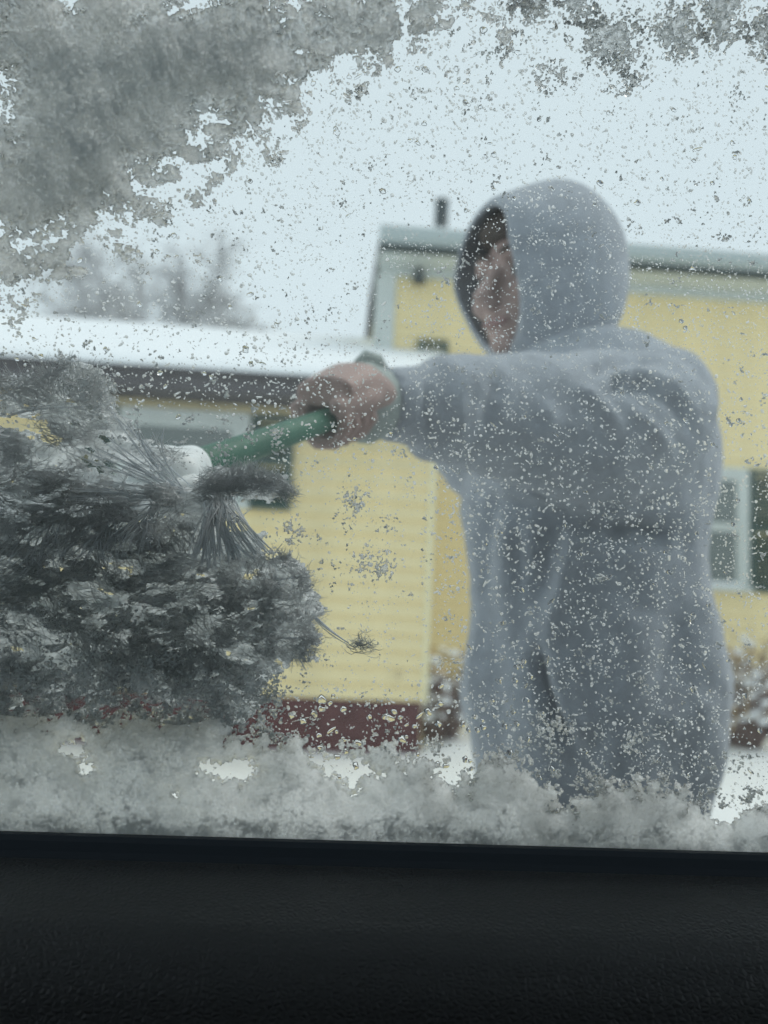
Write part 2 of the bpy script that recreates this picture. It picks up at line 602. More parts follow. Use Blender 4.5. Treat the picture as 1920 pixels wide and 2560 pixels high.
def window(x0, x1, z0, z1, y, rail=0.5, case=0.09, shutters=(0.34, 0.34)):
    w = MB()
    for lo, hi in (((x0 - case, y - 0.035, z0), (x0, y + 0.01, z1)), ((x1, y - 0.035, z0), (x1 + case, y + 0.01, z1)),
                   ((x0 - case, y - 0.038, z1), (x1 + case, y + 0.01, z1 + case))):
        w.box(lo, hi)
    win = w.build('window', M_TRIM, house)
    s = MB()
    s.box((x0 - case - 0.03, y - 0.07, z0 - 0.06), (x1 + case + 0.03, y + 0.01, z0 - 0.002))
    s.build('sill', M_TRIM, win)
    zm = z0 + (z1 - z0) * rail
    for a, b, dy in ((z0 + 0.002, zm - 0.002, 0.0), (zm + 0.002, z1 - 0.002, -0.008)):
        f = MB()
        t = 0.045
        f.box((x0 + 0.002, y - 0.022 + dy, a), (x0 + t, y + dy, b))
        f.box((x1 - t, y - 0.022 + dy, a), (x1 - 0.002, y + dy, b))
        f.box((x0 + t, y - 0.022 + dy, a), (x1 - t, y + dy, a + t))
        f.box((x0 + t, y - 0.022 + dy, b - t), (x1 - t, y + dy, b))
        f.build('sash', M_TRIM, win)
        g = MB()
        g.box((x0 + t, y - 0.010 + dy, a + t), (x1 - t, y - 0.006 + dy, b - t))
        g.build('pane', M_WINDOW, win)
    sn = MB()
    sn.prism_x([(y - 0.068, z0 + 0.001), (y - 0.066, z0 + 0.025), (y - 0.024, z0 + 0.04), (y - 0.023, z0 + 0.001)], x0 + 0.01, x1 - 0.01)
    sn.build('sill_snow', M_SNOW, win)
    for side, wd in zip((-1, 1), shutters):
        if not wd:
            continue
        a = x0 - case - 0.015 - wd if side < 0 else x1 + case + 0.015
        shutter(a, a + wd, z0 - 0.05, z1 + case, y)


def shutter(a, b, z0, z1, y):
    f = MB()
    t = 0.05
    f.box((a, y - 0.04, z0), (a + t, y - 0.012, z1))
    f.box((b - t, y - 0.04, z0), (b, y - 0.012, z1))
    zc = (z0 + z1) / 2
    for q0, q1 in ((z0, z0 + t), (zc - t / 2, zc + t / 2), (z1 - t, z1)):
        f.box((a + t, y - 0.04, q0), (b - t, y - 0.012, q1))
    sh = f.build('shutter', M_GREEN_PAINT, house)
    s = MB()
    s.prism_x([(y - 0.012, 0), (y - 0.034, -0.03), (y - 0.038, -0.026), (y - 0.014, 0.006)], a + t, b - t)
    me = s.mesh('slat', M_GREEN_PAINT)
    for lo, hi in ((z0 + t, zc - t / 2), (zc + t / 2, z1 - t)):
        k = int((hi - lo) / 0.042)
        for i in range(k):
            o = link('slat', me, sh)
            o.location.z = lo + 0.036 + i * (hi - lo - 0.03) / max(k, 1)


window(-1.62, -0.80, 1.80, 2.40, WY - 0.016, shutters=(0.36, 0.33))
window(3.25, 4.32, 1.40, 2.58, BY - 0.016, rail=0.53, shutters=(0.36, 0.40))
shutter(0.76, 1.09, 2.6, 3.86, BY - 0.016)

# roof vent pipe
mb = MB()
c = at(1102, 585, 8.6)
base_z = at(1102, 598, 8.6)[2]
mb.tube([(c[0], 8.6, B_EZ + 0.08), (c[0], 8.6, base_z + 0.0), (c[0], 8.6, base_z + 0.05), (c[0], 8.6, base_z + 0.09), (c[0], 8.6, base_z + 0.42), (c[0], 8.6, base_z + 0.47)],
        [0.15, 0.14, 0.12, 0.085, 0.08, 0.09], 16)
mb.build('vent_pipe', M_PIPE, house, True)
# lamp under the frieze
mb = MB()
c = at(1047, 690, BY - 0.08)
mb.tube([(c[0], BY - 0.03, c[2] + 0.05), (c[0], BY - 0.10, c[2] + 0.06), (c[0], BY - 0.12, c[2] + 0.02)], [0.03, 0.03, 0.02], 10)
mb.tube([(c[0], BY - 0.12, c[2] + 0.04), (c[0], BY - 0.12, c[2] - 0.02), (c[0], BY - 0.12, c[2] - 0.09)], [0.025, 0.06, 0.075], 12)
mb.build('wall_lamp', M_DARK, house, True)


# ------------------------------------------------------------------ plants
def sticks(paths, name, mat, parent=None, seg=4):
    b = MB()
    for p, r in paths:
        b.tube(p, r, seg)
    return b.build(name, mat, parent, True)


def grow(p, d, length, r, depth, out, spread=0.55, sag=0.0):
    n = 4
    pts, rad = [p], [r]
    for i in range(n):
        d = d + rng.normal(0, 0.12, 3)
        d[2] -= sag
        d /= np.linalg.norm(d)
        p = p + d * length / n
        pts.append(p)
        rad.append(r * (1 - 0.45 * (i + 1) / n))
    out.append((pts, rad))
    if depth:
        for k in range(rng.integers(3, 5)):
            j = rng.integers(2, n + 1)
            nd = d + rng.normal(0, spread, 3)
            nd /= np.linalg.norm(nd)
            grow(pts[j], nd, length * rng.uniform(0.55, 0.8), r * 0.5, depth - 1, out, spread, sag)


tc0 = at(70, 700, 13.0)
tree = empty('bare_tree', (tc0[0], 13.0, 0.0), 'bare grey tree with fine snow-dusted twigs behind the low roof', 'tree')
br = []
grow(np.array([tc0[0], 13.0, 0.0]), np.array([0, 0, 1.0]), 7.3, 0.17, 0, br)
sticks(br, 'trunk', M_BARK, tree, 8)
top = br[0][0][-1]
br = []
for k in range(12):
    a = k * 0.75 + rng.uniform(0, 0.5)
    d = np.array([math.cos(a) * 0.9, math.sin(a) * 0.7, rng.uniform(0.15, 0.9)])
    grow(top - np.array([0, 0, 0.25 * (k % 4)]), d / np.linalg.norm(d), rng.uniform(1.2, 1.7), 0.07, 2, br)
sticks(br, 'branches', M_BARK, tree, 5)
tw = []
for pts, rad in br:
    for _ in range(6):
        p = pts[rng.integers(1, 5)]
        for _ in range(4):
            d = rng.normal(0, 1, 3)
            d /= np.linalg.norm(d)
            L = rng.uniform(0.25, 0.7)
            q1 = p + d * L * 0.5 + rng.normal(0, 0.03, 3)
            tw.append(([p, q1, q1 + (d + rng.normal(0, 0.3, 3)) * L * 0.5], [0.012, 0.009, 0.005]))
o = sticks(tw, 'crown', M_TWIG, tree, 3)


def shrub(px, py_top, Y, w, h, n, label, leafy=0.4):
    c = at(px, py_top, Y)
    base = np.array([c[0], Y, -0.05])
    s = empty('bare_shrub', tuple(base), label, 'shrub', None)
    st, lv, sn = [], MB(), MB()
    for i in range(n):
        a, t = rng.uniform(0, 2 * np.pi), rng.uniform(0.1, 1.0)
        d = np.array([math.cos(a) * t * w / h, math.sin(a) * t * 0.6 * w / h, 1.0])
        L = h * rng.uniform(0.6, 1.05)
        p, pts = base + np.array([math.cos(a) * 0.08, math.sin(a) * 0.08, 0]), []
        pts.append(p)
        for k in range(4):
            d = d + rng.normal(0, 0.13, 3)
            p = p + d / np.linalg.norm(d) * L / 4
            pts.append(p)
            if k > 0:
                e = rng.normal(0, 1, 3)
                e[2] = abs(e[2]) * 0.6
                st.append(([p, p + e * 0.06, p + e * 0.13], [0.004, 0.003, 0.002]))
                if rng.random() < leafy:
                    lc = p + rng.normal(0, 0.05, 3)
                    u, v = rng.normal(0, 0.045, 3), rng.normal(0, 0.03, 3)
                    lv.add([lc - u, lc + v, lc + u, lc - v], [(0, 1, 2, 3)])
                if rng.random() < 0.5:
                    sn.ball(p + (0, 0, 0.015), (rng.uniform(0.02, 0.06), rng.uniform(0.02, 0.05), rng.uniform(0.012, 0.035)), 8, 5)
        st.append((pts, [0.011, 0.009, 0.007, 0.005, 0.003]))
    sticks(st, 'stems', M_SHRUB, s, 4)
    if lv.n:
        tag(lv.build('dry_leaves', M_DRYLEAF, s), kind='stuff')
    if sn.n:
        tag(sn.build('snow_caps', M_SNOW, s, True), kind='stuff')
    return s


shrub(1860, 1560, 6.4, 0.55, 0.95, 110, 'brown bare shrub with snow caps below the window with white frame', 0.5)
shrub(1105, 1650, 6.3, 0.42, 0.75, 70, 'low reddish brown shrub at the corner of the low yellow wing', 0.15)


# ------------------------------------------------------------------ person
def remeshed(builder, voxel, smooth_n=3, fac=0.5):
    me = builder.mesh('tmp', M_SKIN)
    o = bpy.data.objects.new('tmp', me)
    COL.objects.link(o)
    m = o.modifiers.new('r', 'REMESH')
    m.mode = 'VOXEL'
    m.voxel_size = voxel
    s = o.modifiers.new('s', 'SMOOTH')
    s.iterations = smooth_n
    s.factor = fac
    dg = bpy.context.evaluated_depsgraph_get()
    res = bpy.data.meshes.new_from_object(o.evaluated_get(dg))
    bpy.data.objects.remove(o)
    bpy.data.meshes.remove(me)
    v = np.empty(len(res.vertices) * 3, np.float32)
    res.vertices.foreach_get('co', v)
    nn = np.empty(len(res.vertices) * 3, np.float32)
    res.vertices.foreach_get('normal', nn)
    return res, v.reshape(-1, 3).astype(float), nn.reshape(-1, 3).astype(float)


def setco(me, v, mat):
    me.vertices.foreach_set('co', np.ascontiguousarray(v, np.float32).ravel())
    me.materials.clear()
    me.materials.append(mat)
    me.polygons.foreach_set('use_smooth', np.ones(len(me.polygons), bool))
    me.update()


PY = 1.12
person = empty('person', (0.38, PY, 0.0), 'person in grey hooded fleece robe reaching out to brush snow off the window', 'person')
fa = math.radians(13)
FH, LH = np.array([-math.cos(fa), -math.sin(fa), 0.0]), np.array([math.sin(fa), -math.cos(fa), 0.0])
ha = math.radians(34)
FW = np.array([-math.cos(ha), -math.sin(ha), 0.0])
LF = np.array([math.sin(ha), -math.cos(ha), 0.0])
UP = np.array([0, 0, 1.0])
HC = np.array([0.284, 1.122, 1.616])

hood_c0 = np.array([0.335, 1.10, 1.637])

# brush axis is needed by the gripping hand
G0, G1 = at(868, 1032, 0.765), at(478, 1168, 0.545)
AX = (G1 - G0) / np.linalg.norm(G1 - G0)
UH = UP - AX * AX[2]
UH /= np.linalg.norm(UH)
NS = np.cross(AX, UH)
if NS[1] > 0:
    NS = -NS                                    # points to the camera side

b = MB()
fr = np.array([FW, LF, UP])
b.ball(HC + UP * 0.022 - FW * 0.008, (0.092, 0.073, 0.095), 20, 14, fr)
b.ball(HC - UP * 0.045 + FW * 0.022, (0.066, 0.056, 0.068), 18, 12, fr)
b.ball(HC - UP * 0.092 + FW * 0.062, (0.022, 0.024, 0.018), 12, 8, fr)            # chin
b.tube([HC + FW * 0.082 + UP * 0.012, HC + FW * 0.098 - UP * 0.012, HC + FW * 0.112 - UP * 0.034, HC + FW * 0.09 - UP * 0.042], [0.010, 0.012, 0.016, 0.014], 10, LF)
for s in (-1, 1):
    b.tube([HC + FW * 0.083 + LF * s * 0.012 + UP * 0.03, HC + FW * 0.078 + LF * s * 0.036 + UP * 0.034, HC + FW * 0.06 + LF * s * 0.055 + UP * 0.026], [0.011, 0.012, 0.010], 8)
    b.ball(HC + FW * 0.062 + LF * s * 0.040 - UP * 0.026, (0.024, 0.022, 0.022), 12, 8, fr)   # cheek
    b.ball(HC - FW * 0.005 + LF * s * 0.074 - UP * 0.005, (0.018, 0.010, 0.032), 10, 8, fr)   # ear
b.tube([HC - FW * 0.02 - UP * 0.04, HC - FW * 0.035 - UP * 0.13, HC - FW * 0.04 - UP * 0.22], [0.056, 0.055, 0.07], 14, FW)
tcx = np.array([0.385, PY, 0])
b.tube([tcx + (0, 0, 1.44), tcx + (0, 0, 1.36), tcx + (0, 0, 1.2), tcx + (0, 0, 1.02), tcx + (0, 0, 0.9), tcx + (0, 0, 0.82)],
       [(0.13, 0.07), (0.150, 0.085), (0.135, 0.085), (0.12, 0.08), (0.135, 0.085), (0.12, 0.07)], 18, (1, 0, 0))
for s in (-1, 1):
    q0 = tcx - np.array([0, s * 0.085, 0])
    b.tube([q0 + (0, 0, 0.9), q0 + (0, 0, 0.7), q0 + (0.0, 0, 0.48), q0 + (0.01, 0, 0.3), q0 + (0.02, 0, 0.09)], [0.085, 0.078, 0.055, 0.052, 0.04], 14)
    b.ball(q0 + (-0.05, 0, 0.055), (0.12, 0.042, 0.035), 14, 8)
SH = at(1640, 1050, 1.0)
WR = at(955, 1008, 0.815)
EL = at(1310, 1050, 0.93)
b.tube([tcx + (0, -0.08, 1.38), SH, EL, WR, G0 + UH * 0.03 + AX * -0.012], [0.07, 0.058, 0.044, (0.030, 0.024), (0.036, 0.022)], 14)
# palm over the handle, fingers round it, thumb along it
hc = G0 + AX * 0.018
b.tube([WR, hc - AX * 0.02 + UH * 0.030, hc + AX * 0.030 + UH * 0.027], [(0.027, 0.023), (0.035, 0.021), (0.031, 0.015)], 14, UH)
FAR = -NS
for i in range(4):
    o = hc + AX * (-0.031 + 0.0208 * (3 - i))
    Ln = (1.0, 1.06, 1.03, 0.9)[i]
    rr = 0.0215
    pts = []
    for k, aa in enumerate((60, 105, 150, 200, 250, 300, 318)):
        a = math.radians(aa * (0.97 + 0.03 * Ln))
        rad = rr + (0.012 if k == 0 else 0.004 if k == 1 else 0.0)
        pts.append(o + UH * math.cos(a) * rad * 1.12 + FAR * math.sin(a) * rad)
    b.tube(pts, [0.0088, 0.0084, 0.0081, 0.0078, 0.0074, 0.0068, 0.0052], 10, AX)
b.tube([hc - AX * 0.040 + NS * 0.020 + UH * 0.018, hc - AX * 0.010 + NS * 0.026 + UH * 0.014, hc + AX * 0.022 + NS * 0.021 + UH * 0.014, hc + AX * 0.046 + NS * 0.017 + UH * 0.013],
       [0.015, 0.0125, 0.0105, 0.0075], 10, UH)
# far arm, bent
b.tube([tcx + (0, 0.08, 1.38), (0.33, 1.30, 1.38), (0.262, 1.28, 1.36), (0.20, 1.20, 1.38), (0.15, 1.12, 1.402), (0.135, 1.09, 1.408)], [0.07, 0.055, 0.045, 0.035, 0.028, (0.035, 0.022)], 12)
b.ball((0.125, 1.07, 1.41), (0.040, 0.038, 0.026), 12, 8)
me, v, nn = remeshed(b, 0.0036, 2, 0.5)
setco(me, v, M_SKIN)
body = link('body', me, person)

# face pieces
for s in (-1, 1):
    e0 = HC + FW * 0.071 + LF * s * 0.032 + UP * 0.008
    mb = MB()
    mb.ball(e0, 0.0118, 12, 8)
    eb = mb.build('eye', M_EYE, person, True)
    mb = MB()
    mb.ball(e0 + FW * 0.0098, (0.0035, 0.0062, 0.0062), 10, 6, fr)
    mb.build('iris', M_IRIS, eb, True)
    mb = MB()
    mb.tube([HC + FW * 0.094 + LF * s * 0.014 + UP * 0.033, HC + FW * 0.090 + LF * s * 0.032 + UP * 0.039, HC + FW * 0.072 + LF * s * 0.052 + UP * 0.031], [0.003, 0.0045, 0.002], 6)
    mb.build('eyebrow', M_HAIR, person, True)
mb = MB()
mb.tube([HC + FW * 0.084 + LF * k - UP * (0.066 + 0.06 * abs(k)) for k in (-0.024, -0.012, 0, 0.012, 0.024)], [0.003, 0.006, 0.007, 0.006, 0.003], 8)
mb.build('lips', M_LIP, person, True)
mb = MB()
mb.ball(HC + UP * 0.034 - FW * 0.018, (0.096, 0.080, 0.098), 20, 14, fr)
mb.ball(HC + UP * 0.085 + FW * 0.052, (0.042, 0.060, 0.030), 16, 10, fr)
mb.build('hair', M_HAIR, person, True)

# robe: torso, near sleeve, far sleeve in one cloth
left = [(1270, 905), (1215, 960), (1190, 1080), (1170, 1200), (1150, 1290), (1166, 1360), (1172, 1450), (1178, 1551), (1164, 1650), (1153, 1737), (1166, 1830), (1186, 1910), (1196, 1985), (1200, 2020)]
right = [(1600, 862), (1695, 900), (1745, 980), (1770, 1129), (1768, 1216), (1746, 1331), (1738, 1389), (1757, 1476), (1782, 1563), (1799, 1650), (1797, 1790), (1782, 1881), (1745, 1950), (1738, 2020)]
b = MB()
path, rad = [], []
ly = np.array(left, float)
ry_ = np.array(right, float)
for yy in np.linspace(880, 2015, 26):
    xl = np.interp(yy, ly[:, 1], ly[:, 0])
    xr = np.interp(yy, ry_[:, 1], ry_[:, 0])
    p0, p1 = at(xl, yy, PY), at(xr, yy, PY)
    c = (p0 + p1) / 2
    c[1] = PY
    path.append(c)
    dep = np.interp(c[2], [0.86, 1.0, 1.2, 1.38, 1.48, 1.56], [0.175, 0.185, 0.165, 0.185, 0.15, 0.10])
    rad.append(((p1[0] - p0[0]) / 2, dep))
path = [path[0] + (-0.01, 0, 0.012)] + path
rad = [(rad[0][0] * 0.55, rad[0][1] * 0.6)] + rad
b.tube(path, rad, 28, (0, 1, 0.001), axis=(0, 0, -1))
slv = [(1660, 1075, 1.01, 0.078, 0.088), (1600, 1060, 0.99, 0.098, 0.095), (1500, 1075, 0.96, 0.103, 0.095), (1400, 1062, 0.93, 0.092, 0.085), (1300, 1050, 0.90, 0.081, 0.075),
       (1200, 1035, 0.875, 0.069, 0.065), (1120, 1026, 0.855, 0.063, 0.060), (1066, 1022, 0.842, 0.058, 0.054), (1050, 1014, 0.838, 0.046, 0.044), (1000, 1012, 0.828, 0.042, 0.041), (958, 1011, 0.818, 0.040, 0.039)]
b.tube([at(s[0], s[1], s[2]) for s in slv], [(s[4], s[3]) for s in slv], 24)
b.ball(at(1650, 1020, 1.02), (0.075, 0.09, 0.085), 16, 10)
b.tube([(0.40, 1.27, 1.42), (0.33, 1.30, 1.375), (0.262, 1.28, 1.352), (0.20, 1.20, 1.375), (0.16, 1.13, 1.40)], [0.085, 0.088, 0.074, 0.052, 0.04], 18)
# collar under the hood
b.tube([hood_c0 - UP * 0.125, hood_c0 - UP * 0.16, hood_c0 - UP * 0.22], [(0.085, 0.085), (0.095, 0.10), (0.10, 0.12)], 22, FH)
me, v, nn = remeshed(b, 0.006, 5, 0.5)


def to_px(v):
    d = (v - CAM) @ RM
    return CX + F_PX * d[:, 0] / -d[:, 2], CY - F_PX * d[:, 1] / -d[:, 2]


def seg_dist(x, y, pts):
    best = np.full(x.shape, 1e9)
    tt = np.zeros(x.shape)
    n = len(pts) - 1
    for i in range(n):
        ax, ay = pts[i]
        bx, by = pts[i + 1]
        dx, dy = bx - ax, by - ay
        t = np.clip(((x - ax) * dx + (y - ay) * dy) / (dx * dx + dy * dy), 0, 1)
        d = np.hypot(x - ax - t * dx, y - ay - t * dy)
        tt = np.where(d < best, (i + t) / n, tt)
        best = np.minimum(best, d)
    return best, tt


# cloth folds: grooves (+depth) and ridges (-depth) along drawn lines, on the side where they lie
X0, Z0 = v[:, 0], v[:, 2]
px, py = to_px(v)
facing = np.clip(-nn[:, 1] * 1.6 + 0.2, 0, 1) * (v[:, 1] < PY + 0.03)
disp = np.zeros(len(v))
for pts, wdt, dep in [
        ([(1345, 1600), (1352, 1690), (1385, 1790), (1440, 1880)], 17, 0.030),        # pocket opening
        ([(1130, 1205), (1250, 1255), (1400, 1290), (1560, 1335), (1700, 1350)], 26, 0.012),
        ([(1120, 1165), (1250, 1212), (1400, 1245), (1560, 1290), (1690, 1305)], 22, -0.008),
        ([(1395, 1600), (1400, 1700), (1440, 1800), (1500, 1870)], 40, -0.012),
        ([(1225, 1240), (1212, 1380), (1205, 1560)], 20, 0.013),
        ([(1180, 1390), (1185, 1550), (1170, 1800)], 18, -0.008),
        ([(1262, 1260), (1258, 1450), (1270, 1700)], 26, -0.009),
        ([(1300, 1300), (1290, 1500)], 14, 0.006),
        ([(1400, 1290), (1360, 1400), (1335, 1540)], 34, 0.020),
        ([(1440, 1330), (1400, 1480), (1370, 1600)], 22, -0.010),
        ([(1500, 1340), (1600, 1320), (1700, 1345)], 34, 0.022),
        ([(1560, 1420), (1620, 1560)], 40, 0.012),
        ([(1750, 1500), (1640, 1720)], 30, 0.009),
        ([(1780, 1720), (1650, 1850)], 45, -0.012),
        ([(1460, 940), (1560, 890), (1660, 900)], 14, 0.014),                          # shoulder arcs
        ([(1480, 985), (1580, 930), (1680, 955), (1740, 1030)], 16, -0.008),
        ([(1500, 990), (1600, 965), (1690, 1010), (1740, 1100)], 15, 0.010),
        ([(1535, 940), (1545, 975)], 13, 0.016),
        ([(1420, 960), (1500, 1010), (1560, 1090)], 17, -0.008),
        ([(1560, 1010), (1640, 1080), (1690, 1160)], 17, -0.008),
        ([(1360, 1000), (1380, 1060), (1300, 1100)], 22, -0.007),
        ([(1260, 920), (1225, 1010), (1215, 1100)], 18, 0.009),
        ([(1180, 910), (1150, 1000), (1160, 1120)], 18, -0.006),
        ([(1068, 930), (1064, 1010), (1075, 1110)], 9, 0.006)]:
    d, t = seg_dist(px, py, pts)
    fade = np.clip(np.minimum(t, 1 - t) * 4, 0.15, 1)
    disp -= dep * np.exp(-(d / wdt) ** 2) * fade * facing
ang = np.arctan2(v[:, 1] - PY, X0 - 0.38)
disp += 0.006 * np.cos(ang * 9 + 5 * fbm(X0 * 3, Z0 * 3, 2)) * sstep(1.3, 1.1, Z0) * facing
disp += 0.009 * (fbm(X0 * 22 + v[:, 1] * 9, Z0 * 22, 4, 3) - 0.5)
v = v + nn * disp[:, None]
setco(me, v, M_FLEECE)
robe = link('robe', me, person)

# hood: a shell round the head, open at the face
ffs = [-0.118, -0.112, -0.095, -0.07, -0.035, 0.0, 0.035, 0.072, 0.100, 0.114]
rls = [0.012, 0.042, 0.075, 0.100, 0.117, 0.124, 0.125, 0.120, 0.112, 0.104]
seg = 40
hood_c = np.array([0.296, 1.10, 1.637])
rings = []
for inner in (0, 1):
    rr = []
    for f, r in zip(ffs, rls):
        f2 = f + (0.012 if inner and f < -0.05 else 0)
        r2 = max(r - 0.013, 0.004) if inner else r
        a = np.linspace(0, 2 * np.pi, seg, endpoint=False)
        h = r2 * np.where(np.sin(a) > 0, 1.17, 1.28)
        droop = -0.035 * sstep(-0.02, 0.1, f)
        shear = -0.05 * np.clip(-np.sin(a), 0, 1) * sstep(0.0, 0.1, f)       # rim runs back towards the chin
        w = 1 + 0.16 * np.clip(-np.sin(a), 0, 1) * (f < 0.03)
        p = hood_c + np.outer(np.full(seg, f2) + shear, FH) + np.outer(np.cos(a) * r2 * w, LH) + np.outer(np.sin(a) * h + droop * np.clip(np.sin(a), 0, 1), UP)
        wob = 0.006 * (fbm(p[:, 0] * 25 + p[:, 1] * 13, p[:, 2] * 18, 6, 3) - 0.5)
        p = p + np.outer(wob, LH)
        rr.append(p)
    rings.append(rr)
b = MB()
n = len(ffs)
allv = np.concatenate([np.concatenate(rings[0]), np.concatenate(rings[1])])
fs, ms = [], []
for i in range(n - 1):
    for k in range(seg):
        k2 = (k + 1) % seg
        fs.append((i * seg + k, i * seg + k2, (i + 1) * seg + k2, (i + 1) * seg + k))
        ms.append(0)
        o = n * seg
        fs.append((o + i * seg + k, o + (i + 1) * seg + k, o + (i + 1) * seg + k2, o + i * seg + k2))
        ms.append(1)
for k in range(seg):
    k2 = (k + 1) % seg
    a = (n - 1) * seg
    fs.append((a + k, a + k2, n * seg + a + k2, n * seg + a + k))
    ms.append(0)
fs.append(tuple(range(seg))[::-1])
ms.append(0)
fs.append(tuple(range(n * seg, n * seg + seg)))
ms.append(1)
b.v, b.f, b.m, b.n = [allv], [list(f) for f in fs], ms, len(allv)
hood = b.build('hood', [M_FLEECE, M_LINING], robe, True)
sd = hood.modifiers.new('s', 'SUBSURF')
sd.levels = sd.render_levels = 1

# knit cuff standing out of the sleeve
b = MB()
cd = (at(958, 1009, 0.818) - at(1050, 1012, 0.838))
cd /= np.linalg.norm(cd)
c0 = at(958, 1009, 0.818) + cd * 0.012
b.tube([c0 - cd * 0.02, c0 - cd * 0.004, c0 + cd * 0.006, c0 + cd * 0.018, c0 + cd * 0.030, c0 + cd * 0.031, c0 + cd * 0.016, c0 - cd * 0.02],
       [(0.034, 0.034), (0.037, 0.040), (0.037, 0.044), (0.036, 0.043), (0.034, 0.039), (0.031, 0.035), (0.030, 0.034), (0.029, 0.030)], 26)
b.tube([c0 - cd * 0.012 + UP * 0.036, c0 - cd * 0.002 + UP * 0.046, c0 + cd * 0.012 + UP * 0.049, c0 + cd * 0.022 + UP * 0.041], [0.006, 0.009, 0.009, 0.006], 10)
b.build('shirt_cuff', M_CUFF, person, True)
# trousers and boots
b = MB()
for s in (-1, 1):
    q0 = tcx - np.array([0, s * 0.085, 0])
    b.tube([q0 + (0, 0, 0.92), q0 + (0, 0, 0.7), q0 + (0.0, 0, 0.48), q0 + (0.01, 0, 0.3), q0 + (0.02, 0, 0.14)], [0.10, 0.095, 0.075, 0.070, 0.068], 16)
me, v, nn = remeshed(b, 0.01, 3)
setco(me, v, M_TROUSER)
link('trousers', me, person)
for s in (-1, 1):
    q0 = tcx - np.array([0, s * 0.085, 0])
    b = MB()
    b.tube([q0 + (0.02, 0, 0.24), q0 + (0.02, 0, 0.10), q0 + (0.01, 0, 0.03)], [0.074, 0.066, 0.064], 16)
    b.tube([q0 + (0.08, 0, 0.035), q0 + (0.0, 0, 0.05), q0 + (-0.09, 0, 0.04), q0 + (-0.185, 0, 0.025)], [(0.045, 0.045), (0.05, 0.06), (0.05, 0.048), (0.03, 0.03)], 14)
    me, v, nn = remeshed(b, 0.01, 3)
    v[:, 2] = np.maximum(v[:, 2], 0.0)
    setco(me, v, M_BOOT)
    link('boot', me, person)

# ------------------------------------------------------------------ car seen from inside
car = empty('car', (0.0, 0.0, 0.3), 'car interior door with black grained panel and wet side window', 'car')
TILT = math.radians(8)
GO = np.array([0.0, 0.430, 1.15])
GU, GV = np.array([1.0, 0, 0]), np.array([0, -math.sin(TILT), math.cos(TILT)])
GN = np.cross(GV, GU)
if GN[1] < 0:
    GN = -GN                                     # outwards


def gp(u, v, d=0.0):
    """Point on the outer face of the window; d metres further out."""
    u, v, d = np.broadcast_arrays(np.asarray(u, float), np.asarray(v, float), np.asarray(d, float))
    return GO + u[..., None] * GU + v[..., None] * GV + d[..., None] * GN


def glass_uv(px, py):
    d = ray(px, py)
    s = ((GO - CAM) @ GN) / (d @ GN)
    p = CAM + d * s[..., None] - GO
    return p @ GU, p @ GV


def glass_px(u, v):
    p = gp(u, v) - CAM
    d = p @ RM
    return CX + F_PX * d[..., 0] / -d[..., 2], CY - F_PX * d[..., 1] / -d[..., 2]


VB = -0.138
door = MB()
door.prism_x([(0.4585, 1.0005), (0.452, 1.0015), (0.44, 1.0005), (0.425, 0.9975), (0.408, 0.9925), (0.395, 0.986), (0.386, 0.977), (0.379, 0.963), (0.375, 0.94), (0.374, 0.85), (0.376, 0.55), (0.385, 0.35), (0.4585, 0.35)], -0.75, 0.85)
door_o = door.build('door', M_PANEL, car)
bv = door_o.modifiers.new('b', 'BEVEL')
bv.width = 0.006
bv.segments = 3
bv.limit_method = 'ANGLE'
bv.angle_limit = math.radians(8)
for p in door_o.data.polygons:
    p.use_smooth = True
b = MB()
a = gp(0, VB, -0.0052)
bt = gp(0, VB - 0.0125, -0.0052)
prof = [(a[1] - 0.0002, a[2]), (a[1] - 0.0030, a[2] - 0.0006), (a[1] - 0.0048, a[2] - 0.0032), (bt[1] - 0.0062, bt[2] + 0.004), (bt[1] - 0.0066, bt[2] - 0.002), (bt[1], bt[2] - 0.006), (bt[1] + 0.003, bt[2] - 0.002)]
b.prism_x(prof, -0.75, 0.85)
b.build('window_seal', M_SEAL, door_o)
b = MB()
c = [gp(-0.6, VB - 0.03, -0.004), gp(0.7, VB - 0.03, -0.004), gp(0.7, 0.40, -0.004), gp(-0.6, 0.40, -0.004)]
c += [gp(-0.6, VB - 0.03, 0), gp(0.7, VB - 0.03, 0), gp(0.7, 0.40, 0), gp(-0.6, 0.40, 0)]
b.add(c, [(0, 1, 2, 3), (7, 6, 5, 4), (0, 4, 5, 1), (1, 5, 6, 2), (2, 6, 7, 3), (3, 7, 4, 0)])
b.build('window_glass', M_GLASS, door_o)
b = MB()
b.prism_x([(0.466, 0.998), (0.478, 0.975), (0.505, 0.85), (0.525, 0.70), (0.515, 0.45), (0.49, 0.30), (0.462, 0.30), (0.462, 0.99)], -0.75, 0.85)
b.build('outer_skin', M_PAINT, door_o, False)
# door frame, roof lining, floor and far side, with openings for the far window and windscreen
b = MB()
t_ = gp(0, 0.40, 0)
for x0, x1 in ((-0.75, -0.6), (0.7, 0.85)):
    cc = [gp(x0, VB - 0.03, -0.02), gp(x1, VB - 0.03, -0.02), gp(x1, 0.40, -0.02), gp(x0, 0.40, -0.02)]
    cc += [gp(x0, VB - 0.03, 0.01), gp(x1, VB - 0.03, 0.01), gp(x1, 0.40, 0.01), gp(x0, 0.40, 0.01)]
    b.add(cc, [(0, 1, 2, 3), (7, 6, 5, 4), (0, 4, 5, 1), (1, 5, 6, 2), (2, 6, 7, 3), (3, 7, 4, 0)])
ty, tz = t_[1], t_[2]
b.box((-1.6, -1.05, 0.25), (1.5, 0.46, 0.30))                         # floor
b.box((-1.6, -1.08, 0.30), (1.5, -1.03, 0.97))                        # far doors
b.box((-1.6, -1.02, 0.97), (-1.50, -0.97, tz))
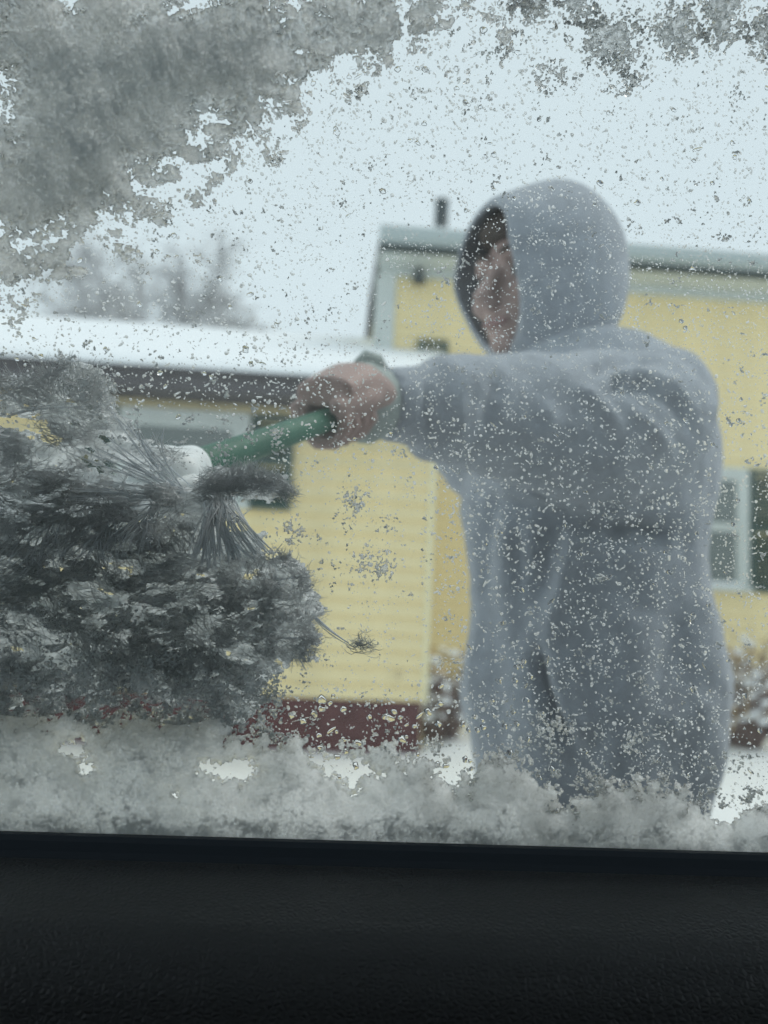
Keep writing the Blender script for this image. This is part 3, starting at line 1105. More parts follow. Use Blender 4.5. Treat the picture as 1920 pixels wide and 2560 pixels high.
b.box((0.0, -1.02, 0.97), (0.08, -0.97, tz))
b.box((1.4, -1.02, 0.97), (1.5, -0.97, tz))
b.box((1.5, -1.02, 0.30), (1.55, 0.46, 1.05))                         # rear bulkhead
b.box((-1.65, -1.02, 0.30), (-1.6, 0.46, 1.00))                       # dash
b.box((-1.6, 0.40, 0.30), (-0.755, 0.45, 1.0))
b.box((0.855, 0.40, 0.30), (1.5, 0.45, 1.0))
b.build('cabin_lining', M_CABIN, car)
b = MB()
b.box((-1.3, -0.98, tz), (1.5, ty + 0.02, tz + 0.03))
b.build('headliner', material('dark_headliner', (0.16, 0.16, 0.165), 0.9), car)
b = MB()
b.tube([(-0.30, -0.42, 0.55), (0.0, -0.42, 0.60), (0.22, -0.42, 0.58)], [(0.26, 0.07), (0.28, 0.09), (0.26, 0.08)], 20)
b.tube([(0.26, -0.42, 0.55), (0.32, -0.42, 0.85), (0.38, -0.42, 1.12), (0.40, -0.42, 1.20)], [(0.26, 0.08), (0.27, 0.09), (0.22, 0.07), (0.12, 0.06)], 20, (1, 0, 0))
b.build('seat', M_CABIN, car, True)
b = MB()
b.prism_x([(-0.30, 0.30), (0.12, 0.30), (0.14, 0.80), (0.115, 1.04), (0.08, 1.085), (-0.20, 1.085), (-0.28, 1.02)], -1.0, 1.2)  # unseen block added to keep far-side light off the lower door panel
b.build('door_shade_block', M_CABIN, car)


# ------------------------------------------------------------------ snow on the window (fields over the outer face)
def in_poly(x, y, poly):
    c = np.zeros(x.shape, bool)
    n = len(poly)
    for i in range(n):
        x1, y1 = poly[i]
        x2, y2 = poly[(i + 1) % n]
        c ^= ((y1 > y) != (y2 > y)) & (x < (x2 - x1) * (y - y1) / (y2 - y1 + 1e-9) + x1)
    return c


CELL = 0.00052
U0, U1, Vlo, Vhi = -0.215, 0.285, VB - 0.004, 0.345
nu, nv = int((U1 - U0) / CELL), int((Vhi - Vlo) / CELL)
uu, vv = U0 + CELL * np.arange(nu + 1), Vlo + CELL * np.arange(nv + 1)
UG, VG = np.meshgrid(uu, vv)
PX, PYX = glass_px(UG, VG)
mm, mn = UG * 1000, VG * 1000                                          # millimetres


def poly_depth(poly, reach):
    """Signed distance (px) inside a polygon, for growing an uneven edge."""
    pts = poly + [poly[0]]
    d, _ = seg_dist(PX, PYX, pts)
    return np.where(in_poly(PX, PYX, poly), d, -d)


def ridged(x, y, k):
    return 1 - 2 * np.abs(fbm(x, y, k, 4) - 0.5)


def snow_mesh(name, score, thick, loose, front, wet, rough=0.00022, mat=None):
    """Closed shell over the cells where score > 0: an inner face on the glass and an outer face 'thick' out."""
    cell = (score[:-1, :-1] + score[1:, :-1] + score[:-1, 1:] + score[1:, 1:]) > 0
    idx = -np.ones(UG.shape, int)
    ii = np.arange(UG.size).reshape(UG.shape)
    use = np.zeros(UG.shape, bool)
    for a in (slice(0, -1), slice(1, None)):
        for c in (slice(0, -1), slice(1, None)):
            use[a, c] |= cell
    k = use.sum()
    idx[use] = np.arange(k)
    u, v = UG[use], VG[use]
    j = CELL * 0.36
    u = u + rng.uniform(-j, j, k)
    v = v + rng.uniform(-j, j, k)
    f = front[use] + 0.00012
    verts = np.concatenate([gp(u, v, f), gp(u, v, f + thick[use] + rng.uniform(0, rough, k))])
    r, c = np.nonzero(cell)
    a, b_, c_, d = idx[r, c], idx[r, c + 1], idx[r + 1, c + 1], idx[r + 1, c]
    quads = [np.stack([a, b_, c_, d], -1), np.stack([d, c_, b_, a], -1) + k]
    pad = np.zeros((cell.shape[0] + 2, cell.shape[1] + 2), bool)
    pad[1:-1, 1:-1] = cell
    for dr, dc, (p, q_) in ((-1, 0, ((0, 0), (0, 1))), (1, 0, ((1, 1), (1, 0))), (0, -1, ((1, 0), (0, 0))), (0, 1, ((0, 1), (1, 1)))):
        r, c = np.nonzero(cell & ~pad[1 + dr:pad.shape[0] - 1 + dr, 1 + dc:pad.shape[1] - 1 + dc])
        i1, i2 = idx[r + p[0], c + p[1]], idx[r + q_[0], c + q_[1]]
        quads.append(np.stack([i2, i1, i1 + k, i2 + k], -1))
    lo, we = loose[use], wet[use]
    me = arr_mesh(name, verts, quads, mat or M_WETSNOW, True, {'loose': np.concatenate([lo, lo]), 'wet': np.concatenate([we, we])})
    return link(name, me), cell


n_coarse = fbm(mm / 14, mn / 14, 0, 4)
n_mid = fbm(mm / 5, mn / 5, 2, 4)
n_fine = fbm(mm / 1.7, mn / 1.7, 4, 3)
n_grain = fbm(mm / 0.9, mn / 0.9, 6, 2)
rid = ridged(mm / 9, mn / 9, 1)



def nz(a):
    return np.clip((a - a.mean()) / a.std(), -2.5, 2.5)


z_mid, z_fine, z_grain = nz(n_mid), nz(n_fine), nz(n_grain)

# the bank along the bottom of the window
bank_poly = [(-80, 1755), (60, 1770), (170, 1765), (250, 1800), (330, 1770), (440, 1790), (560, 1770), (600, 1840), (650, 1840), (700, 1845), (760, 1855), (800, 1880), (850, 1880), (930, 1852), (1000, 1880),
             (1060, 1895), (1130, 1955), (1185, 1915), (1240, 1890), (1290, 1890), (1330, 1930), (1390, 1975), (1405, 2010), (1450, 1990), (1530, 1965), (1580, 1955), (1610, 1975), (1660, 1950), (1700, 1975), (1760, 2000),
             (1800, 2000), (1860, 1985), (1990, 1975), (1990, 2200), (-80, 2200)]
d_bank = poly_depth(bank_poly, 200)
holes = [[(140, 1850), (205, 1850), (222, 1890), (228, 1925), (210, 1930), (195, 1895), (140, 1880)], [(505, 1905), (560, 1900), (630, 1895), (645, 1935), (600, 1958), (540, 1950), (500, 1925)],
         [(775, 1885), (880, 1885), (910, 1905), (955, 1935), (900, 1950), (905, 1975), (880, 1985), (862, 1965), (815, 1935), (770, 1900)], [(425, 1985), (445, 1980), (440, 1995)],
         [(1770, 2020), (1830, 2010), (1830, 2060), (1790, 2050)], [(1115, 1930), (1150, 1920), (1130, 1965)]]
d_hole = np.full(UG.shape, -1e9)
for h in holes:
    d_hole = np.maximum(d_hole, poly_depth(h, 60))
rag = (n_mid - 0.5) * 120 + (n_fine - 0.5) * 110 + (n_grain - 0.5) * 50
right_gap = sstep(1720, 1850, PX) * sstep(2070, 1990, PYX)
s_bank = np.minimum(d_bank + rag, -d_hole * 1.0 + rag * 0.35 + 4) - right_gap * (40 + (n_mid - 0.42) * 420)
depth = np.clip(s_bank, 0, 200)
th_bank = 0.0004 + 0.016 * sstep(0, 150, depth) * (0.4 + n_coarse) + 0.003 * n_mid * sstep(0, 20, depth)
lo_bank = 1.02 + 0.10 * sstep(600, 1300, PX) - 0.05 * sstep(10, 120, depth) + 0.06 * z_mid + 0.10 * z_fine + 0.15 * z_grain + 0.10 * sstep(1890, 2000, PYX)
lo_bank -= 0.75 * sstep(0.84, 0.99, rid) * sstep(20, 90, depth) * n_coarse
lo_bank -= 0.10 * sstep(0.2, 1.6, z_fine) * sstep(0, 40, depth)
lo_bank += np.minimum(nz(fbm(mm / 15, mn / 7, 3, 4)), 0.6) * 0.26 * sstep(20, 110, depth)
lo_bank -= 0.35 * sstep(2020, 2075, PYX - 0.028 * PX + 10) * (0.6 + n_fine)  # shade by the seal put into the lowest edge as denser snow
fr_bank = 0.0012 * np.clip(n_mid - 0.45, 0, 1) * sstep(5, 60, depth) 
bank, cell_bank = snow_mesh('snow_bank', s_bank, th_bank, np.clip(lo_bank, 0.2, 1.0), fr_bank, np.clip(0.55 - 0.47 * sstep(0, 30, depth) + 0.08 * z_fine, 0.03, 0.85), 0.00010)
tag(bank, 'granular wet snow bank heaped along the bottom edge of the car window', 'snow', kind='stuff')

# the sheet sliding down in the upper left corner
sheet_poly = [(-80, -60), (1290, -60), (1270, 40), (1180, 75), (1100, 110), (1010, 150), (920, 165), (840, 190), (770, 230), (745, 290), (680, 330), (560, 385), (470, 440), (430, 470), (385, 560), (300, 600), (210, 640), (120, 690), (50, 730), (-80, 760)]
d_sheet = poly_depth(sheet_poly, 300)
big = fbm(mm / 26, mn / 26, 3, 3)
lump = fbm(mm / 11 + 5, mn / 11, 6, 4, 0.6)
s_sheet = d_sheet * 0.55 + (lump - 0.5) * 190 * sstep(260, 40, d_sheet) + (big - 0.5) * 100 + z_fine * 19 + z_grain * 13 - 4
slit = sstep(0.86, 0.95, ridged((mm + 0.5 * mn) / 34, (mn - 0.2 * mm) / 16, 5)) * sstep(230, 60, d_sheet)
s_sheet = s_sheet - slit * (45 + (n_fine - 0.5) * 160)
depth = np.clip(s_sheet, 0, 400)
th_sheet = 0.0005 + 0.02 * sstep(0, 260, depth) * (0.4 + big) + 0.004 * n_mid * sstep(0, 30, depth)
blob = sstep(0.50, 0.70, fbm(mm / 12 + 30, mn / 12, 5, 2))
lo_sheet = 0.82 - 0.42 * sstep(0, 200, depth) + blob * 0.34 * sstep(900, 60, d_sheet) + 0.10 * nz(lump) + 0.08 * z_mid + 0.14 * z_fine + 0.17 * z_grain + 0.10 * sstep(250, 600, PYX) * sstep(500, 100, PX)
fr_sheet = 0.0012 * np.clip(n_mid - 0.4, 0, 1) * sstep(5, 60, depth)
sheet, cell_sheet = snow_mesh('snow_sheet', s_sheet, th_sheet, np.clip(lo_sheet, 0.06, 0.97), fr_sheet, np.clip(0.60 - 0.46 * sstep(0, 120, depth) + 0.10 * z_fine, 0.04, 0.85))
tag(sheet, 'thick grey sheet of snow sliding down the upper left of the car window', 'snow', kind='stuff')

# loose patches near the top right: each is a thing
cell_all = cell_bank | cell_sheet
patches = [([(1450, 60), (1500, 40), (1575, 50), (1590, 130), (1560, 165), (1500, 160), (1470, 130)], 'ragged grey snow patch near the top edge, first right of the big snow sheet'),
           ([(1635, 70), (1690, 25), (1730, 40), (1755, 90), (1720, 130), (1650, 110)], 'small rounded snow patch on the glass, between the ragged patch and the tall patch'),
           ([(1765, -30), (1860, -30), (1850, 60), (1810, 108), (1770, 90)], 'tall snow patch at the top edge of the glass, near its right corner'),
           ([(1890, 40), (1960, 30), (1960, 140), (1900, 130)], 'snow patch on the glass cut off by the right side of the photo'),
           ([(1280, -20), (1360, -20), (1380, 30), (1330, 45), (1290, 20)], 'thin snow patch at the top edge beside the end of the big sheet'),
           ([(1400, -20), (1470, -20), (1480, 40), (1440, 60)], 'narrow snow patch at the top edge above the ragged patch'),
           ([(1340, 175), (1380, 160), (1390, 185), (1350, 200)], 'tiny snow clump below the ragged patch in the clear upper glass'),
           ([(1550, 210), (1610, 185), (1600, 205), (1560, 220)], 'streak-shaped snow clump below the ragged patch, right of the tiny clump'),
           ([(858, 1225), (905, 1235), (905, 1270), (885, 1285), (870, 1255)], 'whitish ice clump on the glass in front of the plain yellow siding, highest one there'),
           ([(872, 1400), (935, 1385), (985, 1410), (970, 1435), (900, 1430)], 'wide ragged ice clump in front of the middle of the yellow siding'),
           ([(722, 1318), (748, 1315), (745, 1345), (726, 1345)], 'small round ice clump beside the splayed bristle fan'),
           ([(1060, 1840), (1100, 1850), (1090, 1880), (1050, 1870)], 'ice clump just above the snow bank in front of the reddish shrub'),
           ([(1350, 1810), (1400, 1795), (1415, 1830), (1370, 1850)], 'round ice clump over the dark pocket opening of the robe'),
           ([(1255, 1870), (1290, 1862), (1298, 1895), (1262, 1900)], 'round ice clump just above the snow bank, left of the dark pocket'),
           ([(1470, 1930), (1500, 1940), (1515, 1985), (1480, 1975)], 'ice clump hanging above the snow bank at the hem of the robe'),
           ([(1580, 1830), (1605, 1840), (1590, 1870), (1570, 1860)], 'ice clump over the lower right of the grey robe')]
for poly, lab in patches:
    big_p = poly[0][1] < 220
    d = poly_depth(poly, 60)
    s = d * (1 if big_p else 0.75) + (n_fine - 0.5) * (110 if big_p else 70) + (n_mid - 0.5) * (60 if big_p else 20) + (vnoise(mm / 0.8, mn / 0.8, 2) - 0.5) * 70 + (0 if big_p else -6)
    s[d < -60] = -1
    lo = 0.78 + (n_fine - 0.5) * 0.7 + (n_grain - 0.5) * 0.5 - (0.22 if big_p else 0)
    dp = np.clip(s, 0, 60)
    th = 0.0004 + 0.0022 * sstep(0, 40, dp) * (0.5 + n_mid)
    o, cl = snow_mesh('snow_patch', s, th, np.clip(lo, 0.15, 0.9), 0.0003 * n_fine, np.clip(0.5 + (n_grain - 0.5) * 1.2, 0.1, 0.9), 0.0004)
    tag(o, lab, 'snow patch', 'loose snow patches on the car window')
    cell_all |= cl

# fine ice flecks everywhere
dens = np.full(UG.shape, -0.02)


def zone(x0, y0, x1, y1, amt, soft=60):
    global dens
    m = sstep(x0 - soft, x0 + soft, PX) * sstep(x1 + soft, x1 - soft, PX) * sstep(y0 - soft, y0 + soft, PYX) * sstep(y1 + soft, y1 - soft, PYX)
    dens = dens + amt * m


zone(-100, 1670, 680, 1850, 0.72)
zone(-100, 1500, 520, 1700, 0.22)
zone(640, 1690, 800, 1850, 0.36, 50)
zone(150, 930, 700, 1120, 0.24)
zone(560, 1060, 730, 1170, 0.22, 40)
zone(-100, 870, 300, 1010, 0.30)
zone(1180, 1600, 1760, 1960, 0.10)
zone(1700, 1880, 1980, 2060, 0.40)
zone(760, 1250, 1000, 1450, 0.08)
zone(880, 1760, 1050, 1860, 0.12)
zone(1000, 20, 1500, 200, 0.10)
zone(1450, -40, 1960, 260, 0.12)
zone(640, 1560, 820, 1720, 0.15)
clus = fbm(mm / 7, mn / 7, 1, 3)
fleck = 0.56 * fbm(mm / 1.35 + 0.2 * mn, mn / 1.05, 3, 2, 0.6) + 0.44 * vnoise(mm / 0.7, mn / 0.7, 7)
s_fl = fleck + (clus - 0.5) * 0.65 + dens * 0.42 - 0.79
s_fl[(d_bank > 25) | (d_sheet > 40)] = -1
th = 0.00025 + 0.0012 * sstep(0, 0.15, np.clip(s_fl, 0, 1))
lo = 0.52 + (n_grain - 0.5) * 1.2
fl, cell_fl = snow_mesh('ice_flecks', s_fl, th, np.clip(lo, 0.2, 0.95), 0.0 * UG, np.clip(0.34 + (n_grain - 0.5) * 1.4, 0.05, 0.85), 0.0005)
tag(fl, 'small ragged ice flecks scattered over the car window', 'ice', kind='stuff')
cell_all |= cell_fl

# ------------------------------------------------------------------ water drops on the window


def drop_template(r, seg, rings, kind):
    """Unit drop (outline about radius 1 in x, y; height out along z)."""
    a = np.linspace(0, 2 * np.pi, seg, endpoint=False)
    ol = 1 + sum(r.normal(0, s) * np.cos(k * a + r.uniform(0, 6.28)) for k, s in ((2, 0.12), (3, 0.06 if seg < 12 else 0.10), (4, 0.0 if seg < 12 else 0.06), (5, 0.0 if seg < 12 else 0.04)))
    ex, bend = 1.0, 0.0
    if kind == 'long':
        ex, bend = r.uniform(2.2, 3.6), r.uniform(-0.25, 0.25)
    elif kind == 'tear':
        ol = ol * (1 - 0.28 * np.sin(a)) + 0.22 * np.clip(np.sin(a), 0, 1) ** 6
    rho = np.linspace(0, 1, rings + 1)[1:] ** 0.8
    H = r.uniform(0.55, 0.80)
    pts = [np.array([[0, 0, H]])]
    for p in rho:
        x = p * ol * np.cos(a) * ex
        y = p * ol * np.sin(a) + bend * (x / ex) ** 2
        z = np.full(seg, H * (1 - p * p) ** 0.56 if p < 1 else 0.0)
        pts.append(np.stack([x, y, z], -1))
    rim = pts[-1].copy()
    rim[:, 2] = -0.0
    v = np.concatenate(pts + [rim])
    tri = [(0, 1 + k, 1 + (k + 1) % seg) for k in range(seg)]
    for i in range(rings - 1):
        for k in range(seg):
            p, q_ = 1 + i * seg + k, 1 + i * seg + (k + 1) % seg
            tri += [(p, p + seg, q_ + seg), (p, q_ + seg, q_)]
    o = 1 + rings * seg
    base = [(o, o + k + 1, o + k) for k in range(1, seg - 1)]
    return v, np.array(tri), np.array(base)


rt = np.random.default_rng(3)
kinds = ['round'] * 7 + ['tear'] * 1 + ['long'] * 2
TPL = [drop_template(rt, 9, 2, k) for k in kinds]
BIG = [drop_template(rt, 22, 6, k) for k in ['round'] * 6 + ['tear'] * 5 + ['long'] * 2]

N = 84000
u = rng.uniform(U0, U1, N)
v = rng.uniform(VB, Vhi, N)
px, py = glass_px(u, v)
um, vm = u * 1000, v * 1000
keep_p = 0.35 + 0.75 * sstep(0.42, 0.62, fbm(um / 8, vm / 8, 2, 3))
centre = sstep(680, 760, px) * sstep(1120, 1040, px) * sstep(1130, 1230, py) * sstep(1740, 1680, py)
brushz = sstep(760, 620, px) * sstep(1000, 1100, py)
keep_p *= 1 - 0.35 * centre
keep_p *= 1 - 0.5 * sstep(740, 800, px) * sstep(1180, 1100, px) * sstep(1730, 1790, py)
keep_p *= 1 - 0.80 * brushz
keep_p *= 1 + 0.7 * sstep(1480, 1650, px) * sstep(950, 850, py) * sstep(560, 680, py)
fine_zone = sstep(650, 900, px) * sstep(420, 600, py) * sstep(1050, 900, py)
keep_p *= 1 + 0.5 * fine_zone
ci = np.clip(((v - Vlo) / CELL).astype(int), 0, nv - 1)
cj = np.clip(((u - U0) / CELL).astype(int), 0, nu - 1)
ok = (rng.random(N) < keep_p * 0.55) & ~cell_all[ci, cj]
u, v, px, py, fine_zone, centre = u[ok], v[ok], px[ok], py[ok], fine_zone[ok], centre[ok]
N = len(u)
mmpp = 0.000216
mean = 3.0 - 1.0 * fine_zone - 0.9 * centre + 0.8 * sstep(420, 200, py) * sstep(1700, 1200, px)
size = np.exp(rng.normal(0, 0.45, N)) * mean * 0.63
bigz = sstep(740, 800, px) * sstep(1180, 1100, px) * sstep(1730, 1790, py) * sstep(1930, 1880, py)
size = np.where(rng.random(N) < bigz * 0.2, rng.uniform(4, 11, N), size)
big2 = sstep(1150, 1180, px) * sstep(1420, 1350, px) * sstep(1620, 1700, py)
size = np.where(rng.random(N) < big2 * 0.1, rng.uniform(4, 8, N), size)
size = np.clip(size, 1.2, 11)
order = np.argsort(-size)
big_i, small_i = order[:300], order[300:]

GM = np.stack([GU, GV, GN], -1)
big_me = []
for tv, tt, tb in BIG:
    big_me.append(arr_mesh('water_drop', tv, [tt, tb], M_WATER, np.concatenate([np.ones(len(tt), bool), np.zeros(len(tb), bool)])))
R4 = Matrix([list(GM[i]) + [0] for i in range(3)] + [[0, 0, 0, 1]])
for i in big_i:
    k = rng.integers(0, len(BIG))
    o = bpy.data.objects.new('water_drop', big_me[k])
    COL.objects.link(o)
    s = size[i] * mmpp * (0.55 if k >= 11 else 1.0)
    ang = rng.normal(0, 0.35) if k < 11 else rng.uniform(-0.9, 0.9) + (1.57 if rng.random() < 0.3 else 0)
    p = gp(u[i], v[i], 0.00006)
    o.matrix_world = Matrix.Translation(V3(p)) @ R4 @ Matrix.Rotation(ang, 4, 'Z') @ Matrix.Diagonal((s * rng.uniform(0.85, 1.2), s * rng.uniform(0.85, 1.2), s * rng.uniform(0.8, 1.1), 1))
    tag(o, 'larger clear water drop clinging to the outside of the car window', 'water drop', 'larger water drops on the car window')
vs, f1, sm = [], [], []
off = 0
kk = rng.integers(0, len(TPL), len(small_i))
for k in range(len(TPL)):
    sel = small_i[kk == k]
    tv, tt, tb = TPL[k]
    m = len(sel)
    s = size[sel] * mmpp * (0.55 if kinds[k] == 'long' else 1.0)
    ang = rng.uniform(-0.9, 0.9, m) + np.where(rng.random(m) < 0.3, 1.57, 0) if kinds[k] == 'long' else rng.normal(0, 0.6, m)
    sx, sy, sz = s * rng.uniform(0.8, 1.25, m), s * rng.uniform(0.8, 1.25, m), s * rng.uniform(0.7, 1.1, m)
    lx, ly_ = tv[None, :, 0] * sx[:, None], tv[None, :, 1] * sy[:, None]
    ca, sa = np.cos(ang)[:, None], np.sin(ang)[:, None]
    P = gp(u[sel][:, None] + lx * ca - ly_ * sa, v[sel][:, None] + lx * sa + ly_ * ca, 0.00006 + tv[None, :, 2] * sz[:, None])
    vs.append(P.reshape(-1, 3))
    tri = np.concatenate([tt, tb])
    f1.append((tri[None] + (off + np.arange(m) * len(tv))[:, None, None]).reshape(-1, 3))
    sm.append(np.tile(np.concatenate([np.ones(len(tt), bool), np.zeros(len(tb), bool)]), m))
    off += m * len(tv)
o = link('water_drops', arr_mesh('water_drops', np.concatenate(vs), [np.concatenate(f1)], M_SLEET, np.concatenate(sm)))
tag(o, 'countless tiny water droplets spattered over the car window', 'water drops', kind='stuff')

# ------------------------------------------------------------------ snow brush
bc = at(430, 1190, 0.53)
brush = empty('snow_brush', tuple(bc), 'green handled snow brush with frosted dark bristles pressed against the window', 'brush')
b = MB()
L = np.linalg.norm(G1 - G0)
tt = np.array([-0.045, -0.04, -0.03, 0.0, 0.06, 0.12, 0.18, L - 0.012, L - 0.004, L])
b.tube([G0 + AX * t for t in tt], [0.008, 0.0108, 0.0115, 0.0112, 0.0110, 0.0112, 0.0114, 0.0118, 0.0112, 0.009], 20)
b.build('handle', M_HANDLE, brush, True)
b = MB()
G2 = at(395, 1205, 0.515)
b.tube([G1 - AX * 0.004, G1 + AX * 0.006, (G1 * 0.4 + G2 * 0.6), G2], [0.0150, 0.0165, 0.0185, 0.016], 20)
b.ball(at(412, 1190, 0.52), (0.027, 0.019, 0.021), 18, 12)
b.build('socket', M_PLASTIC, brush, True)
b = MB()
H0, H1_ = at(520, 1225, 0.515), at(-420, 1330, 0.515)
b.tube([H0, H0 + (H1_ - H0) * 0.03, H0 + (H1_ - H0) * 0.97, H1_], [(0.010, 0.006), (0.017, 0.012), (0.017, 0.012), (0.010, 0.006)], 14)
b.build('head', M_PLASTIC, brush, True)


def fibres(P, rad, frost, name, mat, parent, sides=3):
    """P: (n, k, 3) curve points; rad: (n, k); frost: (n,) 0..1."""
    n, k, _ = P.shape
    T = np.gradient(P, axis=1)
    T /= np.linalg.norm(T, axis=-1, keepdims=True) + 1e-12
    A = np.cross(T, GN)
    A /= np.linalg.norm(A, axis=-1, keepdims=True) + 1e-9
    B = np.cross(T, A)
    a = np.arange(sides) * 2 * np.pi / sides + 0.3
    V = P[:, :, None, :] + rad[:, :, None, None] * (np.cos(a)[None, None, :, None] * A[:, :, None, :] + np.sin(a)[None, None, :, None] * B[:, :, None, :])
    ring = np.arange(sides)
    q = []
    for i in range(k - 1):
        for s in range(sides):
            s2 = (s + 1) % sides
            q.append((i * sides + s, i * sides + s2, (i + 1) * sides + s2, (i + 1) * sides + s))
    q = np.array(q)
    F = (q[None] + (np.arange(n) * k * sides)[:, None, None]).reshape(-1, 4)
    fr_ = np.repeat(frost, k * sides) if frost.ndim == 1 else np.repeat(frost.reshape(-1), sides)
    return link(name, arr_mesh(name, V.reshape(-1, 3), F, mat, True, {'frost': fr_}), parent)


# flagged tips mashed against the glass
mass = [(-120, 1075), (20, 1090), (110, 1150), (230, 1195), (330, 1215), (470, 1240), (600, 1280), (640, 1370), (700, 1400), (745, 1430), (770, 1500), (795, 1560), (760, 1590), (790, 1620), (745, 1670), (690, 1690),
        (665, 1720), (630, 1770), (575, 1825), (520, 1810), (440, 1780), (300, 1775), (190, 1780), (100, 1770), (-120, 1760)]
upper = [(-120, 960), (40, 930), (130, 900), (240, 930), (260, 1010), (320, 1060), (420, 1130), (460, 1190), (330, 1210), (200, 1180), (130, 1120), (60, 1090), (40, 1020), (-120, 1010)]
nose = [(470, 1220), (520, 1170), (600, 1165), (690, 1190), (745, 1230), (700, 1255), (640, 1235), (560, 1260), (480, 1270)]


fan = [(475, 1262), (560, 1240), (660, 1250), (690, 1380), (600, 1395), (470, 1400)]
streak = [(270, 1060), (330, 1050), (460, 1190), (330, 1235), (180, 1230), (170, 1120)]


def scatter(poly, n, grow_px, dmax, lens, main, dark, clump=13, press=0.0, r0=0.00020, amt=0.4):
    x0, x1 = min(p[0] for p in poly) - 40, max(p[0] for p in poly) + 40
    y0, y1 = min(p[1] for p in poly) - 40, max(p[1] for p in poly) + 40
    x, y = rng.uniform(x0, x1, n * 3), rng.uniform(y0, y1, n * 3)
    d, _ = seg_dist(x, y, poly + [poly[0]])
    d = np.where(in_poly(x, y, poly), d, -d)
    open_ = (in_poly(x, y, fan) | in_poly(x, y, streak)) & (rng.random(n * 3) < 0.9) & (press < 0.01)
    d[open_] = -999
    fu, fv = glass_uv(x, y)
    nz = fbm(fu * 1000 / clump, fv * 1000 / clump, 3, 3)
    ok = (d + (nz - 0.5) * grow_px > 0) & (rng.random(n * 3) < np.clip(0.15 + 2.0 * (nz - 0.28), 0.05, 1))
    fu, fv, nz = fu[ok][:n], fv[ok][:n], nz[ok][:n]
    m = len(fu)
    k = 4
    lay = rng.random(m) ** 1.3 * dmax + 0.034 * sstep(0.66, 0.36, fbm(fu * 1000 / 16 + 3, fv * 1000 / 9, 1, 3)) * (press < 0.01) * min(1.0, n / 20000)
    flow = (fbm(fu * 1000 / 22, fv * 1000 / 22, 6, 2) - 0.5) * 4.2 + main + rng.normal(0, 0.5, m)
    curl = rng.normal(0, 0.7, m)
    ln = rng.uniform(*lens, m)
    t = np.linspace(-0.5, 0.5, k)
    U_, V_, D_ = np.zeros((m, k)), np.zeros((m, k)), np.zeros((m, k))
    wob = rng.normal(0, 0.12, (m, k))
    for i in range(k):
        a = flow + curl * t[i] + wob[:, i]
        U_[:, i] = fu + np.cos(a) * ln * t[i]
        V_[:, i] = fv + np.sin(a) * ln * t[i]
        D_[:, i] = np.maximum(0.0009 + press + lay + rng.normal(0, 0.0012, m), 0.0008)
    P = gp(U_, V_, D_)
    r = np.outer(rng.uniform(0.7, 1.5, m) * r0, [0.6, 1, 0.9, 0.4])
    pat = fbm(fu * 1000 / 9 + 40, fv * 1000 / 5, 5, 4)
    frost = np.clip(dark + amt * sstep(0.48, 0.68, pat) + rng.normal(0, 0.10, m) + 0.12 * (rng.random(m) < 0.08), 0, 1)
    return P, r, frost


Ps, Rs, Fs = [], [], []
for args in ((mass, 7600, 75, 0.010, (0.005, 0.017), 0.0, 0.30, 13, 0.0, 0.00014, 0.7), (mass, 250, 20, 0.014, (0.012, 0.03), 0.2, 0.25, 20, 0.035, 0.0004, 0.4), (upper, 3800, 80, 0.016, (0.006, 0.020), -0.5, 0.3, 13, 0.0, 0.00013),
             (nose, 2200, 40, 0.010, (0.005, 0.015), -0.15, 0.26, 10, 0.0, 0.00013)):
    P, r, f_ = scatter(*args)
    Ps.append(P)
    Rs.append(r)
    Fs.append(f_)
# whiskers at the right edge, and the curl with its blob
ex, ey = [], []
for cx, cy, n_ in ((700, 1395, 60), (745, 1440, 50), (640, 1200, 60), (720, 1235, 40), (905, 1615, 75), (770, 1600, 50), (660, 1750, 40)):
    ex.append(rng.normal(cx, 17, n_))
    ey.append(rng.normal(cy, 11, n_))
fu, fv = glass_uv(np.concatenate(ex), np.concatenate(ey))
m = len(fu)
a0 = rng.normal(-0.25, 0.6, m)
P = np.zeros((m, 4, 3))
for i, t in enumerate(np.linspace(-0.5, 0.5, 4)):
    a = a0 + rng.normal(0, 0.1, m) + t
    P[:, i] = gp(fu + np.cos(a) * t * 0.009, fv + np.sin(a) * t * 0.009, 0.001 + np.abs(rng.normal(0, 0.003, m)))
Ps.append(P)
Rs.append(np.outer(rng.uniform(0.7, 1.3, m) * 0.00016, [0.6, 1, 0.9, 0.4]))
Fs.append(np.clip(rng.normal(0.45, 0.15, m), 0, 1))
o = fibres(np.concatenate(Ps), np.concatenate(Rs), np.concatenate(Fs), 'bristle_tips', M_BRISTLE, brush)
tag(o, kind='stuff')


slush_n = fbm(mm / 12 + 7, mn / 6, 2, 4)
slush_f = fbm(mm / 3.2, mn / 1.6, 5, 3)
s_sl = np.minimum(poly_depth(mass, 100) + 10 + (slush_n - 0.5) * 90, (slush_n - 0.53 + (slush_f - 0.5) * 0.45) * 400)
s_sl[in_poly(PX, PYX, fan)] = -1
sl, _c = snow_mesh('bristle_slush', s_sl, 0.0006 + 0.004 * sstep(0, 40, np.clip(s_sl, 0, 100)) * (0.5 + slush_f), np.clip(0.74 + 0.16 * nz(slush_f) + 0.08 * nz(slush_n), 0.2, 0.97), 0.004 + 0.022 * slush_f, 0.15 + 0.0 * UG, 0.0005)
sl.parent = brush
sl.matrix_parent_inverse = INV[brush.name]
tag(sl, kind='stuff')
bk_n, bk_f = fbm(mm / 10 + 31, mn / 4.5, 4, 4), fbm(mm / 24, mn / 17, 7, 3)  # packed slush sheet added behind to pass even grey light through the bristles
s_bk = np.maximum(poly_depth(mass, 100), poly_depth(upper, 100) * 0.8 - 14)
